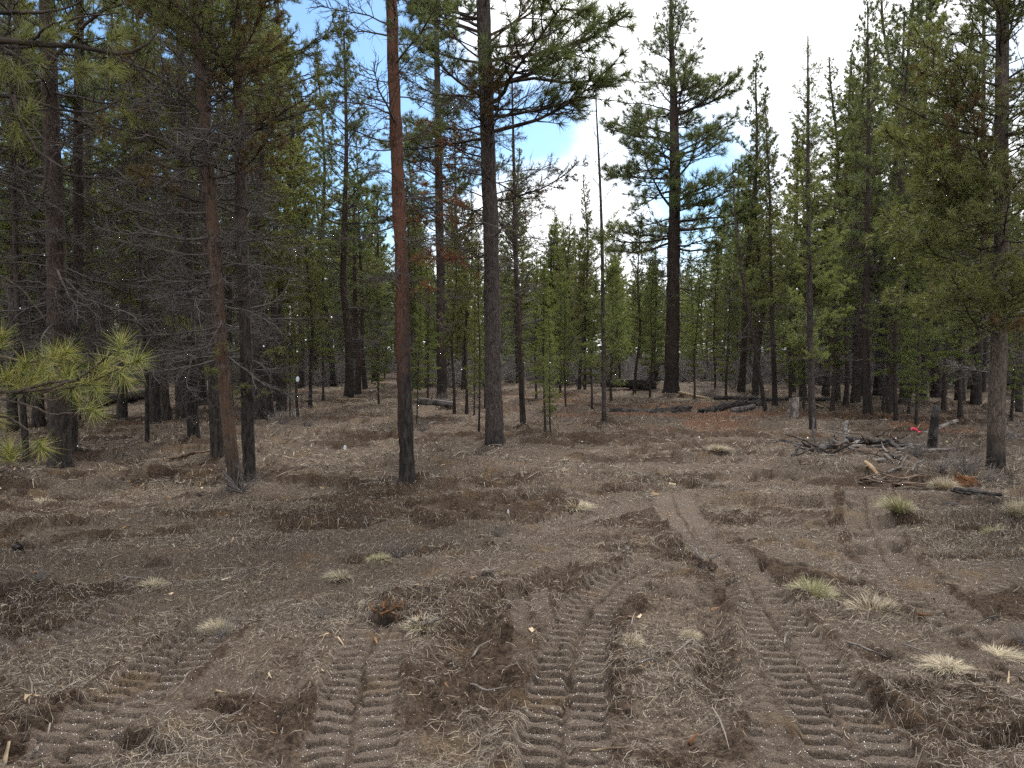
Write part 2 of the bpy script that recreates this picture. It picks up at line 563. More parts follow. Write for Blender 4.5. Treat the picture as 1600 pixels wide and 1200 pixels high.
def ground_h(x, y, fine=True):
    """height, and masks: tread (pressed by the lugs), soil (freshly turned)"""
    x = np.asarray(x, float)
    y = np.asarray(y, float)
    r = np.hypot(x, y)
    h = 0.10 * noise(x / 9 + 3.3, y / 9 + 1.2) * sstep(4, 12, r) + 0.045 * noise(x / 2.6, y / 2.6)
    tread = np.zeros_like(x)
    soil = np.zeros_like(x)
    for fx, fy in FEET:
        h = h + 0.07 * np.exp(-((x - fx) ** 2 + (y - fy) ** 2) / 0.16)
    turn = fbm(x / 1.6 + 40, y / 0.8, oct=6, gain=0.68)               # patches of torn ground
    soil = np.maximum(soil, sstep(-0.08, 0.28, turn) * 0.85)
    for line, w, dep in RU:
        b = (x > line[0].min() - 1) & (x < line[0].max() + 1) & (y > line[1].min() - 1) & (y < line[1].max() + 1)
        if not b.any():
            continue
        idx = np.nonzero(b)[0]
        D, T, s = nearest(x[idx], y[idx], line)
        wob = 1 + 0.5 * noise(s * 1.3, T * 0 + dep * 90)
        q = D / (w * 0.5 * np.clip(wob, 0.5, 1.6))
        amp = dep * (0.35 + 0.65 * sstep(-0.5, 0.4, noise(s * 0.8 + 5, dep * 300)))
        prof = -np.exp(-q * q * 1.4) + 0.8 * np.exp(-((q - 1.7) / 0.55) ** 2) * (0.7 + 0.5 * noise(s * 4, T * 4))
        h[idx] += 0.8 * amp * prof
        soil[idx] = np.maximum(soil[idx], 0.7 * np.exp(-(q / 1.7) ** 4) * np.clip(amp / dep, 0, 1) * (0.7 + 0.6 * noise(x[idx] * 3.3, y[idx] * 3.3)))
    clod = fbm(x / 0.34, y / 0.24, oct=5, gain=0.62)
    clod2 = np.abs(fbm(x / 0.16 + 9, y / 0.12, oct=4, gain=0.6))
    fade = 1 - 0.55 * sstep(20, 60, r)
    rough = (0.65 + 1.0 * soil)
    pit = sstep(0.18, 0.5, fbm(x / 0.5 + 70, y / 0.22, oct=4, gain=0.6)) * (0.25 + 0.75 * sstep(-0.2, 0.3, noise(x / 2.2 + 5, y / 1.6)))
    scarp = fbm(x / 1.5 + 11, y / 0.42 + 3, oct=5, gain=0.6)
    scarp = sstep(0.02, 0.09, scarp) * 0.055 + sstep(0.22, 0.28, scarp) * 0.05
    h = h + scarp * sstep(4.5, 8, r) * (1 - 0.4 * sstep(20, 50, r))
    hc = (clod * 0.050 + (clod2 - 0.2) * 0.055 - pit * 0.075) * rough * fade
    soil = np.maximum(soil, pit * 0.9)
    for line, w, dep, lug, s0, s1 in TR:
        b = (x > line[0].min() - .6) & (x < line[0].max() + .6) & (y > line[1].min() - .6) & (y < line[1].max() + .6)
        if not b.any():
            continue
        idx = np.nonzero(b)[0]
        D, T, s = nearest(x[idx], y[idx], line)
        slen = line[2][-1]
        st = s0 + (s1 - s0) * np.clip(s / slen, 0, 1)
        st = st * sstep(-0.12, 0.10, s) * sstep(slen + 0.15, slen - 0.15, s)
        st = st * np.clip(1.0 + 0.4 * noise(s * 1.7 + w * 50, T * 3), 0.75, 1)
        stl, st = st, np.minimum(st, 1.0)
        edge = w * 0.5 * (1 + 0.10 * noise(s * 6, 3.3))
        inside = sstep(edge + 0.015, edge - 0.02, np.abs(T)) * st
        ph = s / PITCH_LUG + np.where(T > 0, 0.5, 0.0) + 0.07 * noise(x[idx] * 7, y[idx] * 7) + 0.07 * noise(x[idx] * 32, y[idx] * 32)
        fr = ph - np.floor(ph)
        slot = sstep(0.70, 0.78, fr) * sstep(1.03, 0.97, fr)      # a slot at the foot of each riser
        wear = np.clip(0.9 + 0.6 * noise(s * 3.1, np.sign(T) * 3 + T * 6), 0.1, 1.3)
        lugh = ((0.5 - fr) * 0.45 * sstep(0.0, 0.06, fr) - 0.25 * sstep(0.06, 0.0, fr) - 1.05 * slot) * lug * wear * 1.1 * np.maximum(stl, 1.0)
        mid = np.exp(-(T / 0.024) ** 2)
        prof = -dep * 0.6 + lugh * (1 - mid) + mid * (0.05 * noise(s * 12, T * 25) - 0.030)
        berm = np.exp(-((np.abs(T) - edge - 0.055) / 0.05) ** 2) * 0.026 * st * (0.6 + 0.8 * noise(s * 7, T * 8 + 4))
        h[idx] = h[idx] + inside * prof + berm
        hc[idx] *= (1 - 0.82 * inside)
        tread[idx] = np.maximum(tread[idx], inside * (1 - 0.8 * mid))
        soil[idx] = np.maximum(soil[idx] * (1 - inside), np.clip(berm / 0.02, 0, 1) * 0.8)
        soil[idx] = np.maximum(soil[idx], inside * mid * 0.9)
    return h + hc, tread, soil


def gz(x, y):
    return float(ground_h(np.array([x]), np.array([y]))[0][0])


# rust coloured duff under the stand at the right, and pale trampled straw
def duff_mask(x, y):
    a = np.exp(-(((x - 5.2) / 4.2) ** 2 + ((y - 18) / 4.5) ** 2)) + 0.7 * np.exp(-(((x + 6) / 5.5) ** 2 + ((y - 15.5) / 3.5) ** 2))
    a = a + 0.8 * np.exp(-(((x - 1.5) / 5) ** 2 + ((y - 24) / 5) ** 2)) + 0.7 * np.exp(-(((x - 11.0) / 3) ** 2 + ((y - 15) / 4) ** 2)) + 0.5 * np.exp(-(((x - 2.6) / .7) ** 2 + ((y - 7.7) / .5) ** 2))
    return np.clip(a * (0.42 + 1.2 * fbm(x / 1.5, y / 1.1 + 8, oct=5)), 0, 1)


def build_ground():
    fine = np.radians(np.linspace(-40, 40, 650))
    coarse = np.radians(np.linspace(40, 320, 96))[1:-1]
    th = np.concatenate([fine, coarse])
    rs = [0.35, 0.7, 1.1, 1.5, 1.8, 2.05]
    while rs[-1] < 900:
        r = rs[-1]
        rs.append(r + (min(0.0008 * r * r, 0.0085 * r) if r < 75 else 0.1 * r))
    rs = np.array(rs)
    nr, nt_ = len(rs), len(th)
    X = (rs[:, None] * np.sin(th)[None]).ravel()
    Y = (rs[:, None] * np.cos(th)[None]).ravel()
    H, tread, soil = ground_h(X, Y)
    V = np.concatenate([np.stack([X, Y, H], 1), [[0, 0, 0]]])
    i = np.arange(nr - 1)[:, None] * nt_
    j = np.arange(nt_)[None]
    j2 = (j + 1) % nt_
    Q = np.stack([i + j, i + nt_ + j, i + nt_ + j2, i + j2], -1).reshape(-1, 4)
    T = np.stack([np.full(nt_, nr * nt_), np.arange(nt_), (np.arange(nt_) + 1) % nt_], 1)
    m, t, p = new_mat('forest_soil')
    g = G(t)
    co = g.coord('Object')
    at = {}
    for k in ('tread', 'soil', 'duff'):
        a = g.n('ShaderNodeAttribute', attribute_name=k)
        at[k] = a.outputs['Fac']
    big = g.noise(co, 1.1, 4)
    med = g.noise(co, 7, 5, 0.65)
    fin = g.noise(co, 55, 5, 0.7)
    grit = g.noise(co, 170, 3, 0.7)
    st1 = g.noise(g.coord('Object', (1.0, 0.35, 1)), 70, 4, 0.7)
    litter = g.mix(g.mapr(fin, 0.36, 0.64), (0.052, 0.037, 0.027), (0.20, 0.153, 0.115))
    litter = g.mix(g.mapr(st1, 0.56, 0.66), litter, (0.30, 0.25, 0.195))
    litter = g.mix(g.mapr(big, 0.42, 0.62, 0, 0.5), litter, (0.105, 0.082, 0.064))
    soilc = g.mix(g.mapr(fin, 0.35, 0.65), (0.022, 0.015, 0.011), (0.115, 0.078, 0.054))
    soilc = g.mix(g.mapr(grit, 0.60, 0.72, 0, 0.6), soilc, (0.20, 0.15, 0.10))
    c = g.mix(g.mapr(g.math('ADD', at['soil'], g.math('MULTIPLY', g.math('SUBTRACT', med, 0.5), 0.9)), 0.25, 0.6), litter, soilc)
    pressed = g.mix(g.mapr(grit, 0.4, 0.66), (0.085, 0.064, 0.050), (0.25, 0.20, 0.16))
    c = g.mix(g.mapr(at['tread'], 0.05, 0.5, 0, 0.9), c, pressed)
    duffc = g.mix(g.mapr(fin, 0.38, 0.62), (0.085, 0.042, 0.026), (0.26, 0.13, 0.072))
    c = g.mix(g.mapr(g.math('ADD', at['duff'], g.math('MULTIPLY', g.math('SUBTRACT', med, 0.5), 0.7)), 0.35, 0.8, 0, 0.7), c, duffc)
    och = g.noise(co, 2.3, 3)
    c = g.mix(g.mapr(och, 0.58, 0.68, 0, 0.35), c, (0.17, 0.105, 0.045))
    g.l(c, p.inputs['Base Color'])
    g.bump(g.math('ADD', g.math('ADD', fin, g.math('MULTIPLY', grit, 0.5)), g.math('MULTIPLY', med, 1.0)), 1.0, 0.035, p)
    p.inputs['Roughness'].default_value = 1.0
    p.inputs['Specular IOR Level'].default_value = 0.1
    o = mesh_obj('ground', V, T, Q, m)
    z1 = np.append(tread, 0)
    z2 = np.append(soil, 0)
    z3 = np.append(duff_mask(X, Y), 0)
    for k, v in (('tread', z1), ('soil', z2), ('duff', z3)):
        a = o.data.attributes.new(k, 'FLOAT', 'POINT')
        a.data.foreach_set('value', v.astype(np.float32))
    tag(o, 'brown churned forest clearing with machine tracks and dry litter', None, None, 'structure')


build_ground()


# ------------------------------------------------------------------ litter (nobody could count it)
def straws(n, y0, y1, lmin, lmax, w, lift, name, mat, label, seed, half=0.76, keep_soil=0.5, power=1.0, k=3, wexp=0.0):
    rg = np.random.default_rng(seed)
    yy = y0 + (y1 - y0) * rg.uniform(0, 1, n * 2) ** power
    xx = rg.uniform(-1, 1, n * 2) * half * yy
    h, tr, so = ground_h(xx, yy)
    clump = fbm(xx / 0.7, yy / 0.5 + 31, oct=3)
    pr = (1 - (1 - keep_soil) * so) * (1 - 0.93 * sstep(0.05, 0.4, tr)) * np.clip(0.5 + 1.1 * clump, 0.08, 1)
    ok = rg.uniform(0, 1, n * 2) < pr
    xx, yy = xx[ok][:n], yy[ok][:n]
    m = len(xx)
    ll = lmin + (lmax - lmin) * rg.uniform(0, 1, m) ** 2.2
    az = rg.normal(0, 1.1, m) + 0.6 * noise(xx, yy)             # lie mostly across
    az = np.where(rg.uniform(0, 1, m) < 0.3, rg.uniform(0, 6.28, m), az)
    bend = rg.normal(0, 0.22, m)
    pts = []
    x, y = xx.copy(), yy.copy()
    for i in range(k):
        pts.append((x.copy(), y.copy()))
        a = az + bend * (i - (k - 1) / 2)
        x = x + np.cos(a) * ll / (k - 1)
        y = y + np.sin(a) * ll / (k - 1)
    zs = [ground_h(a, b)[0] for a, b in pts]
    tip = rg.uniform(0, 1, m) ** 3 * lift * 4
    tip2 = rg.uniform(0, 1, m) ** 3 * lift * 4
    ww = w * rg.uniform(0.6, 1.5, m) * (yy / y0) ** wexp
    Vs = []
    for i in range(k):
        z = zs[i] + 0.002 + lift * rg.uniform(0, 1, m) * 0.6 + tip * (i / (k - 1)) + tip2 * (1 - i / (k - 1)) * 0.6
        wv = ww * (1.0 if i < k - 1 else 0.4)
        px, py = -np.sin(az) * wv * 0.5, np.cos(az) * wv * 0.5
        tw = rg.uniform(-0.5, 0.5, m) * wv
        Vs.append(np.stack([pts[i][0] - px, pts[i][1] - py, z - tw], 1))
        Vs.append(np.stack([pts[i][0] + px, pts[i][1] + py, z + tw], 1))
    V = np.stack(Vs, 1).reshape(-1, 3)
    b = (np.arange(m) * 2 * k)[:, None]
    Q = np.concatenate([b + np.array([[2 * i, 2 * i + 1, 2 * i + 3, 2 * i + 2]]) for i in range(k - 1)])
    o = mesh_obj(name, V, None, Q, mat, None, False)
    tag(o, label, 'litter', None, 'stuff')


M['straw'] = ramp_mat('straw', [(0.040, 0.029, 0.022), (0.085, 0.066, 0.051), (0.155, 0.130, 0.106), (0.27, 0.23, 0.185), (0.42, 0.35, 0.26)])
M['twig'] = ramp_mat('twig', [(0.05, 0.038, 0.03), (0.11, 0.093, 0.08), (0.20, 0.18, 0.16), (0.16, 0.10, 0.055)])
M['chip'] = ramp_mat('chip', [(0.12, 0.07, 0.04), (0.25, 0.14, 0.065), (0.42, 0.31, 0.19), (0.5, 0.42, 0.3)])
straws(165000, 2.3, 9.5, 0.010, 0.085, 0.0011, 0.008, 'dry_straw', M['straw'], 'matted dry grass and pine needles over the near soil', 1, power=1.15, wexp=0.65)
straws(42000, 9.0, 36, 0.05, 0.22, 0.0055, 0.02, 'dry_straw', M['straw'], 'dry grass litter strewn over the far clearing', 2, power=1.2, wexp=0.6)
straws(1300, 2.3, 20, 0.06, 0.34, 0.0042, 0.010, 'loose_twigs', M['twig'], 'thin grey broken twigs scattered over the clearing', 3, power=1.3, k=4, wexp=0.3)
straws(650, 2.5, 26, 0.02, 0.09, 0.012, 0.006, 'wood_chips', M['chip'], 'pale orange splinters and wood chips on the soil', 4, power=1.2, k=2, wexp=0.5)

# ------------------------------------------------------------------ branch kits
def unit(v):
    v = np.asarray(v, float)
    return v / (np.linalg.norm(v, axis=-1, keepdims=True) + 1e-9)


def needles(rg, P, A, n, ln, w, c0, c1):
    """fans of thin needles round points P with axes A; returns V, T"""
    P = np.repeat(np.asarray(P), n, 0)
    A = np.repeat(unit(A), n, 0)
    m = len(P)
    ref = rg.normal(size=(m, 3))
    e = unit(np.cross(A, ref))
    ang = np.radians(rg.uniform(c0, c1, m))[:, None]
    d = A * np.cos(ang) + e * np.sin(ang)
    d[:, 2] -= 0.08
    d = unit(d)
    l_ = ln * rg.uniform(0.7, 1.15, m)[:, None]
    s = unit(np.cross(d, rg.normal(size=(m, 3)))) * w * 0.5
    b = P + A * rg.uniform(-0.25, 0.15, m)[:, None] * ln
    V = np.stack([b - s, b + s, b + d * l_], 1).reshape(-1, 3)
    T = np.arange(m * 3).reshape(-1, 3)
    return V, T


def curve(p0, d0, ln, n, rg, wob=0.1, up=0.0):
    P = [np.array(p0, float)]
    d = unit(d0)
    for i in range(n - 1):
        d = unit(d + rg.normal(0, wob, 3) + np.array([0, 0, up / n]))
        P.append(P[-1] + d * ln / (n - 1))
    return np.array(P)


def make_branch(seed, style, hi=True):
    """a branch 1 m long along +X; returns wood MB and needle MB"""
    rg = np.random.default_rng(seed)
    wood, ndl = MB(), MB()
    ks = 4 if hi else 3
    nm = 9 if hi else 5
    if style == 'dead':
        main = curve((0, 0, 0), (1, 0, 0.12 * rg.normal()), 1.0, nm, rg, 0.13, rg.uniform(-0.5, 0.35))
    else:
        main = curve((0, 0, 0), (1, 0, -0.05), 1.0, nm, rg, 0.09, rg.uniform(0.25, 0.7))
    tt = np.linspace(0, 1, nm)
    r0 = {'dead': 0.011, 'pond': 0.017, 'lodge': 0.011, 'tip': 0.011}[style]
    wood.tube(main, r0 * (1 - 0.78 * tt) + 0.0012, ks, False)
    ns = {'dead': 20, 'pond': 13, 'lodge': 17, 'tip': 14}[style]
    if not hi:
        ns = int(ns * 0.6)
    P, A = [], []
    for i in range(ns):
        t = 0.16 + 0.8 * (i + rg.uniform(0, 1)) / ns
        if style in ('pond',):
            t = 0.3 + 0.68 * (i + rg.uniform(0, 1)) / ns
        p = np.array([np.interp(t, tt, main[:, j]) for j in range(3)])
        sd = 1 if i % 2 else -1
        d = np.array([rg.uniform(0.5, 1.0), sd * rg.uniform(0.5, 1.0), rg.uniform(-0.25, 0.45)])
        ln = (0.42 - 0.27 * t) * rg.uniform(0.6, 1.35)
        sec = curve(p, d, ln, 5 if hi else 3, rg, 0.14, 0.35 if style != 'dead' else rg.uniform(-0.4, 0.3))
        u = np.linspace(0, 1, len(sec))
        wood.tube(sec, (r0 * 0.42) * (1 - 0.75 * u) + 0.0008, 3, False)
        if style == 'dead':
            for q in range(rg.integers(3, 6) if hi else 1):
                a = rg.uniform(0.2, 0.95)
                pp = np.array([np.interp(a, u, sec[:, j]) for j in range(3)])
                dd = unit(sec[-1] - sec[0]) + rg.normal(0, 0.6, 3)
                tw = curve(pp, dd, ln * rg.uniform(0.25, 0.6), 3, rg, 0.22, 0)
                wood.tube(tw, [0.0028, 0.002, 0.001], 3, False)
        elif style == 'pond':
            P.append(sec[-1])
            A.append(sec[-1] - sec[-2])
            for q in range(2 if hi else 1):
                a = rg.uniform(0.35, 0.85)
                pp = np.array([np.interp(a, u, sec[:, j]) for j in range(3)])
                dd = unit(unit(sec[-1] - sec[0]) + rg.normal(0, 0.5, 3) + np.array([0, 0, 0.35]))
                e = pp + dd * ln * 0.35
                wood.tube([pp, e], [0.004, 0.0025], 3, False)
                P.append(e)
                A.append(dd)
        else:
            lo = 0.25 if style == 'lodge' else 0.7
            cnt = max(2, int(ln * (19 if hi else 11)))
            for a in np.linspace(lo, 1, cnt):
                pp = np.array([np.interp(a, u, sec[:, j]) for j in range(3)])
                P.append(pp + rg.normal(0, 0.008, 3))
                A.append(sec[-1] - sec[-2] + rg.normal(0, 0.1, 3))
            for q in range(2 if hi else 1):
                a = rg.uniform(0.4, 0.8)
                pp = np.array([np.interp(a, u, sec[:, j]) for j in range(3)])
                dd = unit(unit(sec[-1] - sec[0]) + rg.normal(0, 0.55, 3) + np.array([0, 0, 0.2]))
                e = pp + dd * ln * 0.4
                wood.tube([pp, e], [0.003, 0.002], 3, False)
                for b in (0.5, 0.75, 1.0):
                    P.append(pp + (e - pp) * b)
                    A.append(dd)
    if style != 'dead':
        for b in (1.0, 0.93, 0.86):
            P.append(np.array([np.interp(b, tt, main[:, j]) for j in range(3)]))
            A.append(main[-1] - main[-2])
        if style == 'pond':
            V, T = needles(rg, np.array(P), np.array(A), 34 if hi else 15, 0.105 if hi else 0.12, 0.0055 if hi else 0.015, 8, 78)
        else:
            V, T = needles(rg, np.array(P), np.array(A), 11 if hi else 7, 0.062 if hi else 0.075, 0.0048 if hi else 0.013, 18, 75)
        ndl.add(V, T)
    return wood, ndl


KIT = {}


def kit(style, n, seed, mats):
    out = []
    for i in range(n):
        w_, nd = make_branch(seed + i, style)
        wm_ = w_.build('branch', M['dead_wood'] if style == 'dead' else M['branch_wood'], None, True, False).data
        nm_ = None
        if nd.n:
            nm_ = {k: None for k in mats}
            for k in mats:
                nm_[k] = nd.build('needles', M[k], None, False, False).data
        out.append((wm_, nm_))
    KIT[style] = out


kit('lodge', 7, 100, ('needle_lodge', 'needle_young', 'needle_brown'))
kit('tip', 5, 200, ('needle_lodge', 'needle_pond', 'needle_rust', 'needle_brown'))
kit('pond', 7, 300, ('needle_pond', 'needle_lodge'))
kit('dead', 9, 400, ())
LOW = {}
for st, sd in (('lodge', 500), ('pond', 600), ('dead', 700), ('tip', 800)):
    LOW[st] = []
    for i in range(7):
        a, b = make_branch(sd + i, st, False)
        LOW[st].append((a.arrays(), b.arrays() if b.n else None))


def branch_matrix(p, az, el, s, roll):
    return Matrix.Translation(Vector(p)) @ Matrix.Rotation(az, 4, 'Z') @ Matrix.Rotation(-el, 4, 'Y') @ Matrix.Rotation(roll, 4, 'X') @ Matrix.Diagonal((s[0], s[1], s[2], 1))


def trunk_mesh(path, radii, sides, amp, seed, flare=0.45, dz=0.05):
    """path: function z -> (x, y); bark relief is modelled"""
    h = path['h']
    zs = [-0.25]
    while zs[-1] < h:
        zs.append(zs[-1] + (dz if zs[-1] < 4 else dz * 2.5))
    zs = np.array(zs)
    cx, cy = np.interp(zs, path['z'], path['x']), np.interp(zs, path['z'], path['y'])
    rr = np.interp(zs, radii[0], radii[1]) * (1 + flare * np.exp(-np.clip(zs + 0.05, 0, 9) / 0.13))
    th = np.arange(sides) * 2 * np.pi / sides
    ct, st = np.cos(th), np.sin(th)
    Z = zs[:, None] + 0 * th[None]
    sc = 14
    rn = 1 + amp * (fbm(ct[None] * rr[:, None] * sc * 2 + seed, st[None] * rr[:, None] * sc * 2, Z * 3.2, 3) + 0.5 * fbm(ct[None] * rr[:, None] * 60 + seed, st[None] * rr[:, None] * 60, Z * 14, 2))
    lobes = 1 + 0.10 * np.exp(-np.clip(Z, 0, 9) / 0.12) * np.sin(th[None] * 4 + seed)
    R = rr[:, None] * rn * lobes
    V = np.stack([cx[:, None] + R * ct[None], cy[:, None] + R * st[None], Z], -1).reshape(-1, 3)
    n = len(zs)
    i = np.arange(n - 1)[:, None] * sides
    j = np.arange(sides)[None]
    j2 = (j + 1) % sides
    Q = np.stack([i + j, i + j2, i + sides + j2, i + sides + j], -1).reshape(-1, 4)
    T = np.array([[(n - 1) * sides, (n - 1) * sides + m, (n - 1) * sides + m + 1] for m in range(1, sides - 1)])
    return V, T, Q


def hero_tree(label, pix, wpx, height, bark, branches, name='pine_tree', sides=22, amp=0.16, seed=1, group=None, flare=0.45, topw=0.25, depth=None):
    """pix: centre line of the trunk from its foot upwards in the photograph; wpx: trunk width there"""
    rg = np.random.default_rng(seed)
    gx, gy = on_ground(*pix[0])
    if depth:
        gx, gy = on_plane_y(pix[0][0], pix[0][1], depth)[:2]
    gz0 = gz(gx, gy)
    P = [on_plane_y(u, v, gy) for u, v in pix]
    xs = [p[0] - gx for p in P]
    zz = [p[2] for p in P]
    zz[0] = 0.0
    k = (xs[-1] - xs[-2]) / (zz[-1] - zz[-2])
    if height > zz[-1]:
        xs.append(xs[-1] + k * 0.5 * (height - zz[-1]))
        zz.append(height)
    zf = np.linspace(0, height, 60)
    xf = np.interp(zf, zz, xs)
    kk = np.ones(7) / 7
    xf = np.convolve(np.pad(xf, 3, mode='reflect', reflect_type='odd'), kk, 'valid')
    yf = 0.06 * noise(zf * 0.35 + seed * 3.1, 0.5) * np.clip(zf, 0, 3) * 0.6
    path = dict(z=np.r_[-0.3, zf], x=np.r_[xf[0], xf], y=np.r_[yf[0], yf], h=height)
    r0 = wpx / F * gy * 0.5
    radii = ([-0.3, 0.0, height * 0.5, height], [r0, r0, r0 * 0.72, max(0.012, r0 * topw)])
    root = empty(name, (gx, gy, gz0))
    tag(root, label, 'tree', group)
    V, T, Q = trunk_mesh(path, radii, sides, amp, seed * 7.7, flare)
    mesh_obj('trunk', V, T, Q, M[bark], root)
    for b in branches:
        # (style, needle material, count, z0, z1, len0, len1, elev0, elev1, azimuth centre or None, spread)
        st, nm_, cnt, z0, z1, l0, l1, e0, e1 = b[:9]
        ac, sp = (b[9], b[10]) if len(b) > 9 else (None, 0)
        for i in range(cnt):
            f = (i + rg.uniform(0, 1)) / cnt
            z = z0 + (z1 - z0) * f
            ln = (l0 + (l1 - l0) * f) * rg.uniform(0.65, 1.2)
            el = math.radians(e0 + (e1 - e0) * f + rg.normal(0, 9))
            az = rg.uniform(0, 6.283) if ac is None else math.radians(ac) + math.radians(sp) * rg.normal()
            r_ = np.interp(z, radii[0], radii[1]) * 0.6
            p = (np.interp(z, path['z'], path['x']) + math.cos(az) * r_, np.interp(z, path['z'], path['y']) + math.sin(az) * r_, z)
            wme, nme = KIT[st][rg.integers(len(KIT[st]))]
            o = bpy.data.objects.new('dead_branch' if st == 'dead' else 'branch', wme)
            COL.objects.link(o)
            o.parent = root
            sy = ln * rg.uniform(0.75, 1.2) * (1 if rg.uniform() < 0.5 else -1)
            o.matrix_local = branch_matrix(p, az, el, (ln, sy, ln * rg.uniform(0.8, 1.2)), rg.normal(0, 0.35))
            if nme and nm_:
                c = bpy.data.objects.new('needles', nme[nm_])
                COL.objects.link(c)
                c.parent = o
    return root


# ------------------------------------------------------------------ the near trees, each with its own trunk line
LG, PD, YG, RS, BR = 'needle_lodge', 'needle_pond', 'needle_young', 'needle_rust', 'needle_brown'
hero_tree('straight pine with orange-red bark and a fire-blackened foot, nearest the middle', [(637, 757), (634, 680), (629, 560), (627, 430), (620, 300), (618, 180), (611, 0)], 23, 11.5, 'bark_red',
          [('dead', None, 16, 1.9, 4.4, 0.7, 1.0, -25, 5), ('dead', None, 12, 4.0, 6.5, 0.9, 0.9, 0, 20), ('tip', PD, 16, 4.0, 8.0, 1.0, 1.0, 0, 25), ('tip', RS, 3, 2.0, 3.2, .5, .6, -10, 10, 10, 30), ('pond', PD, 30, 6.5, 11.2, 1.1, 0.4, 15, 50)], seed=3, amp=0.26, flare=0.45, topw=0.45)
hero_tree('thick grey furrowed pine with long up-curved boughs, right of the red-barked trunk', [(773, 700), (770, 560), (768, 400), (761, 200), (755, 0)], 27, 14.5, 'bark_grey',
          [('dead', None, 12, 2.2, 4.5, 0.9, 1.2, -15, 5), ('tip', RS, 7, 2.6, 5.0, 1.0, 1.2, -5, 10, 170, 30), ('tip', BR, 12, 3.5, 6.6, 1.3, 1.5, 0, 15), ('dead', None, 12, 3.5, 6, 1.3, 1.5, 0, 15),
           ('pond', PD, 10, 5.0, 6.6, 2.2, 2.0, 12, 22, 0, 28), ('pond', PD, 12, 4.8, 7.5, 1.4, 1.5, 5, 20, 180, 45), ('pond', PD, 50, 6.6, 14, 1.7, 0.5, 15, 50)], seed=4, amp=0.20, flare=0.42, topw=0.3)
hero_tree('crooked brown pine with a scarred lower trunk at the front of the left clump', [(368, 770), (360, 690), (350, 600), (338, 430), (327, 300), (312, 120), (302, 0)], 21, 10.5, 'bark_mixed',
          [('dead', None, 42, 1.3, 4.2, 0.9, 1.3, -20, 15), ('tip', LG, 5, 0.9, 1.8, 0.42, 0.5, -5, 20), ('tip', BR, 22, 3.2, 6.0, 1.2, 1.3, 5, 30), ('lodge', LG, 46, 4.4, 10.3, 1.25, 0.35, 10, 50)], seed=5, amp=0.26, flare=0.25, topw=0.25)
hero_tree('slim dark pine rising close behind the scarred trunk in the left clump', [(390, 760), (387, 600), (382, 400), (376, 200), (371, 0)], 20, 11, 'bark_char',
          [('dead', None, 26, 1.2, 4.5, 0.8, 1.2, -15, 15), ('tip', LG, 4, 0.9, 1.6, 0.4, 0.4, 0, 20), ('lodge', LG, 44, 4.4, 10.8, 1.15, 0.3, 10, 50), ('tip', LG, 12, 3.6, 6.0, 1.1, 1.1, 5, 30)], seed=6, amp=0.18, flare=0.25)
hero_tree('black-footed trunk third in the left clump, half hidden by the scarred one', [(341, 723), (336, 600), (331, 450), (322, 250), (330, 0)], 22, 11, 'bark_char',
          [('dead', None, 40, 1.2, 5.2, 1.0, 1.4, -20, 15), ('lodge', LG, 50, 4.8, 10.8, 1.4, 0.35, 5, 50)], seed=7, amp=0.16, flare=0.25)
hero_tree('dark straight pine at the back left of the left clump, black at the foot', [(303, 696), (300, 600), (295, 400), (285, 200), (278, 0)], 18, 11.5, 'bark_char',
          [('dead', None, 40, 1.4, 5.4, 1.0, 1.5, -20, 15), ('lodge', LG, 54, 4.8, 11.3, 1.4, 0.35, 5, 50)], seed=8, amp=0.16, flare=0.25)
hero_tree('thick black-footed pine near the left edge behind the bright needle bough', [(95, 734), (92, 620), (88, 400), (82, 200), (76, 0)], 30, 12, 'bark_brown',
          [('dead', None, 46, 1.4, 5.2, 1.1, 1.6, -15, 12), ('pond', PD, 48, 5.0, 11.8, 1.6, 0.5, 5, 45)], seed=9, amp=0.2, flare=0.3)
hero_tree('slimmer dark pine touching the thick black-footed pine on its right', [(111, 716), (112, 600), (118, 400), (122, 200), (126, 0)], 18, 11, 'bark_char',
          [('dead', None, 36, 1.4, 5.2, 1.0, 1.4, -15, 12), ('lodge', LG, 36, 5.0, 10.8, 1.3, 0.4, 5, 45)], seed=10, flare=0.25)
hero_tree('thin dark sapling trunk close to the left edge', [(42, 726), (36, 640), (28, 480), (22, 300)], 10, 7.5, 'bark_char',
          [('dead', None, 30, 1.0, 4.5, 0.8, 1.0, -10, 12), ('lodge', LG, 26, 3.6, 7.3, 0.9, 0.3, 10, 45)], seed=11, sides=12)
hero_tree('pencil-thin black pole standing alone between the needle bough and the left clump', [(230, 701), (230, 600), (224, 450), (217, 300)], 7, 7.0, 'bark_char',
          [('dead', None, 34, 1.6, 5, 0.8, 0.9, -10, 15), ('lodge', LG, 16, 4.5, 6.9, 0.7, 0.3, 10, 45)], seed=12, sides=10, flare=0.1)
hero_tree('grey pine with cut lower bark and black foot at the right edge', [(1555, 742), (1556, 660), (1558, 500), (1562, 250), (1567, 0)], 25, 10.5, 'bark_right',
          [('dead', None, 12, 1.1, 3.2, 0.8, 1.1, -5, 10), ('tip', BR, 14, 1.9, 4.8, 1.1, 1.3, 0, 18), ('lodge', LG, 30, 1.7, 4.6, 1.35, 1.4, -8, 12, 205, 50), ('lodge', LG, 34, 3.0, 6.2, 1.35, 1.1, 0, 25), ('tip', LG, 12, 4.0, 7.0, 1.2, 1.0, 10, 30), ('pond', PD, 26, 5.2, 10.3, 1.0, 0.3, 15, 50)], seed=13, amp=0.13, flare=0.25, topw=0.4)
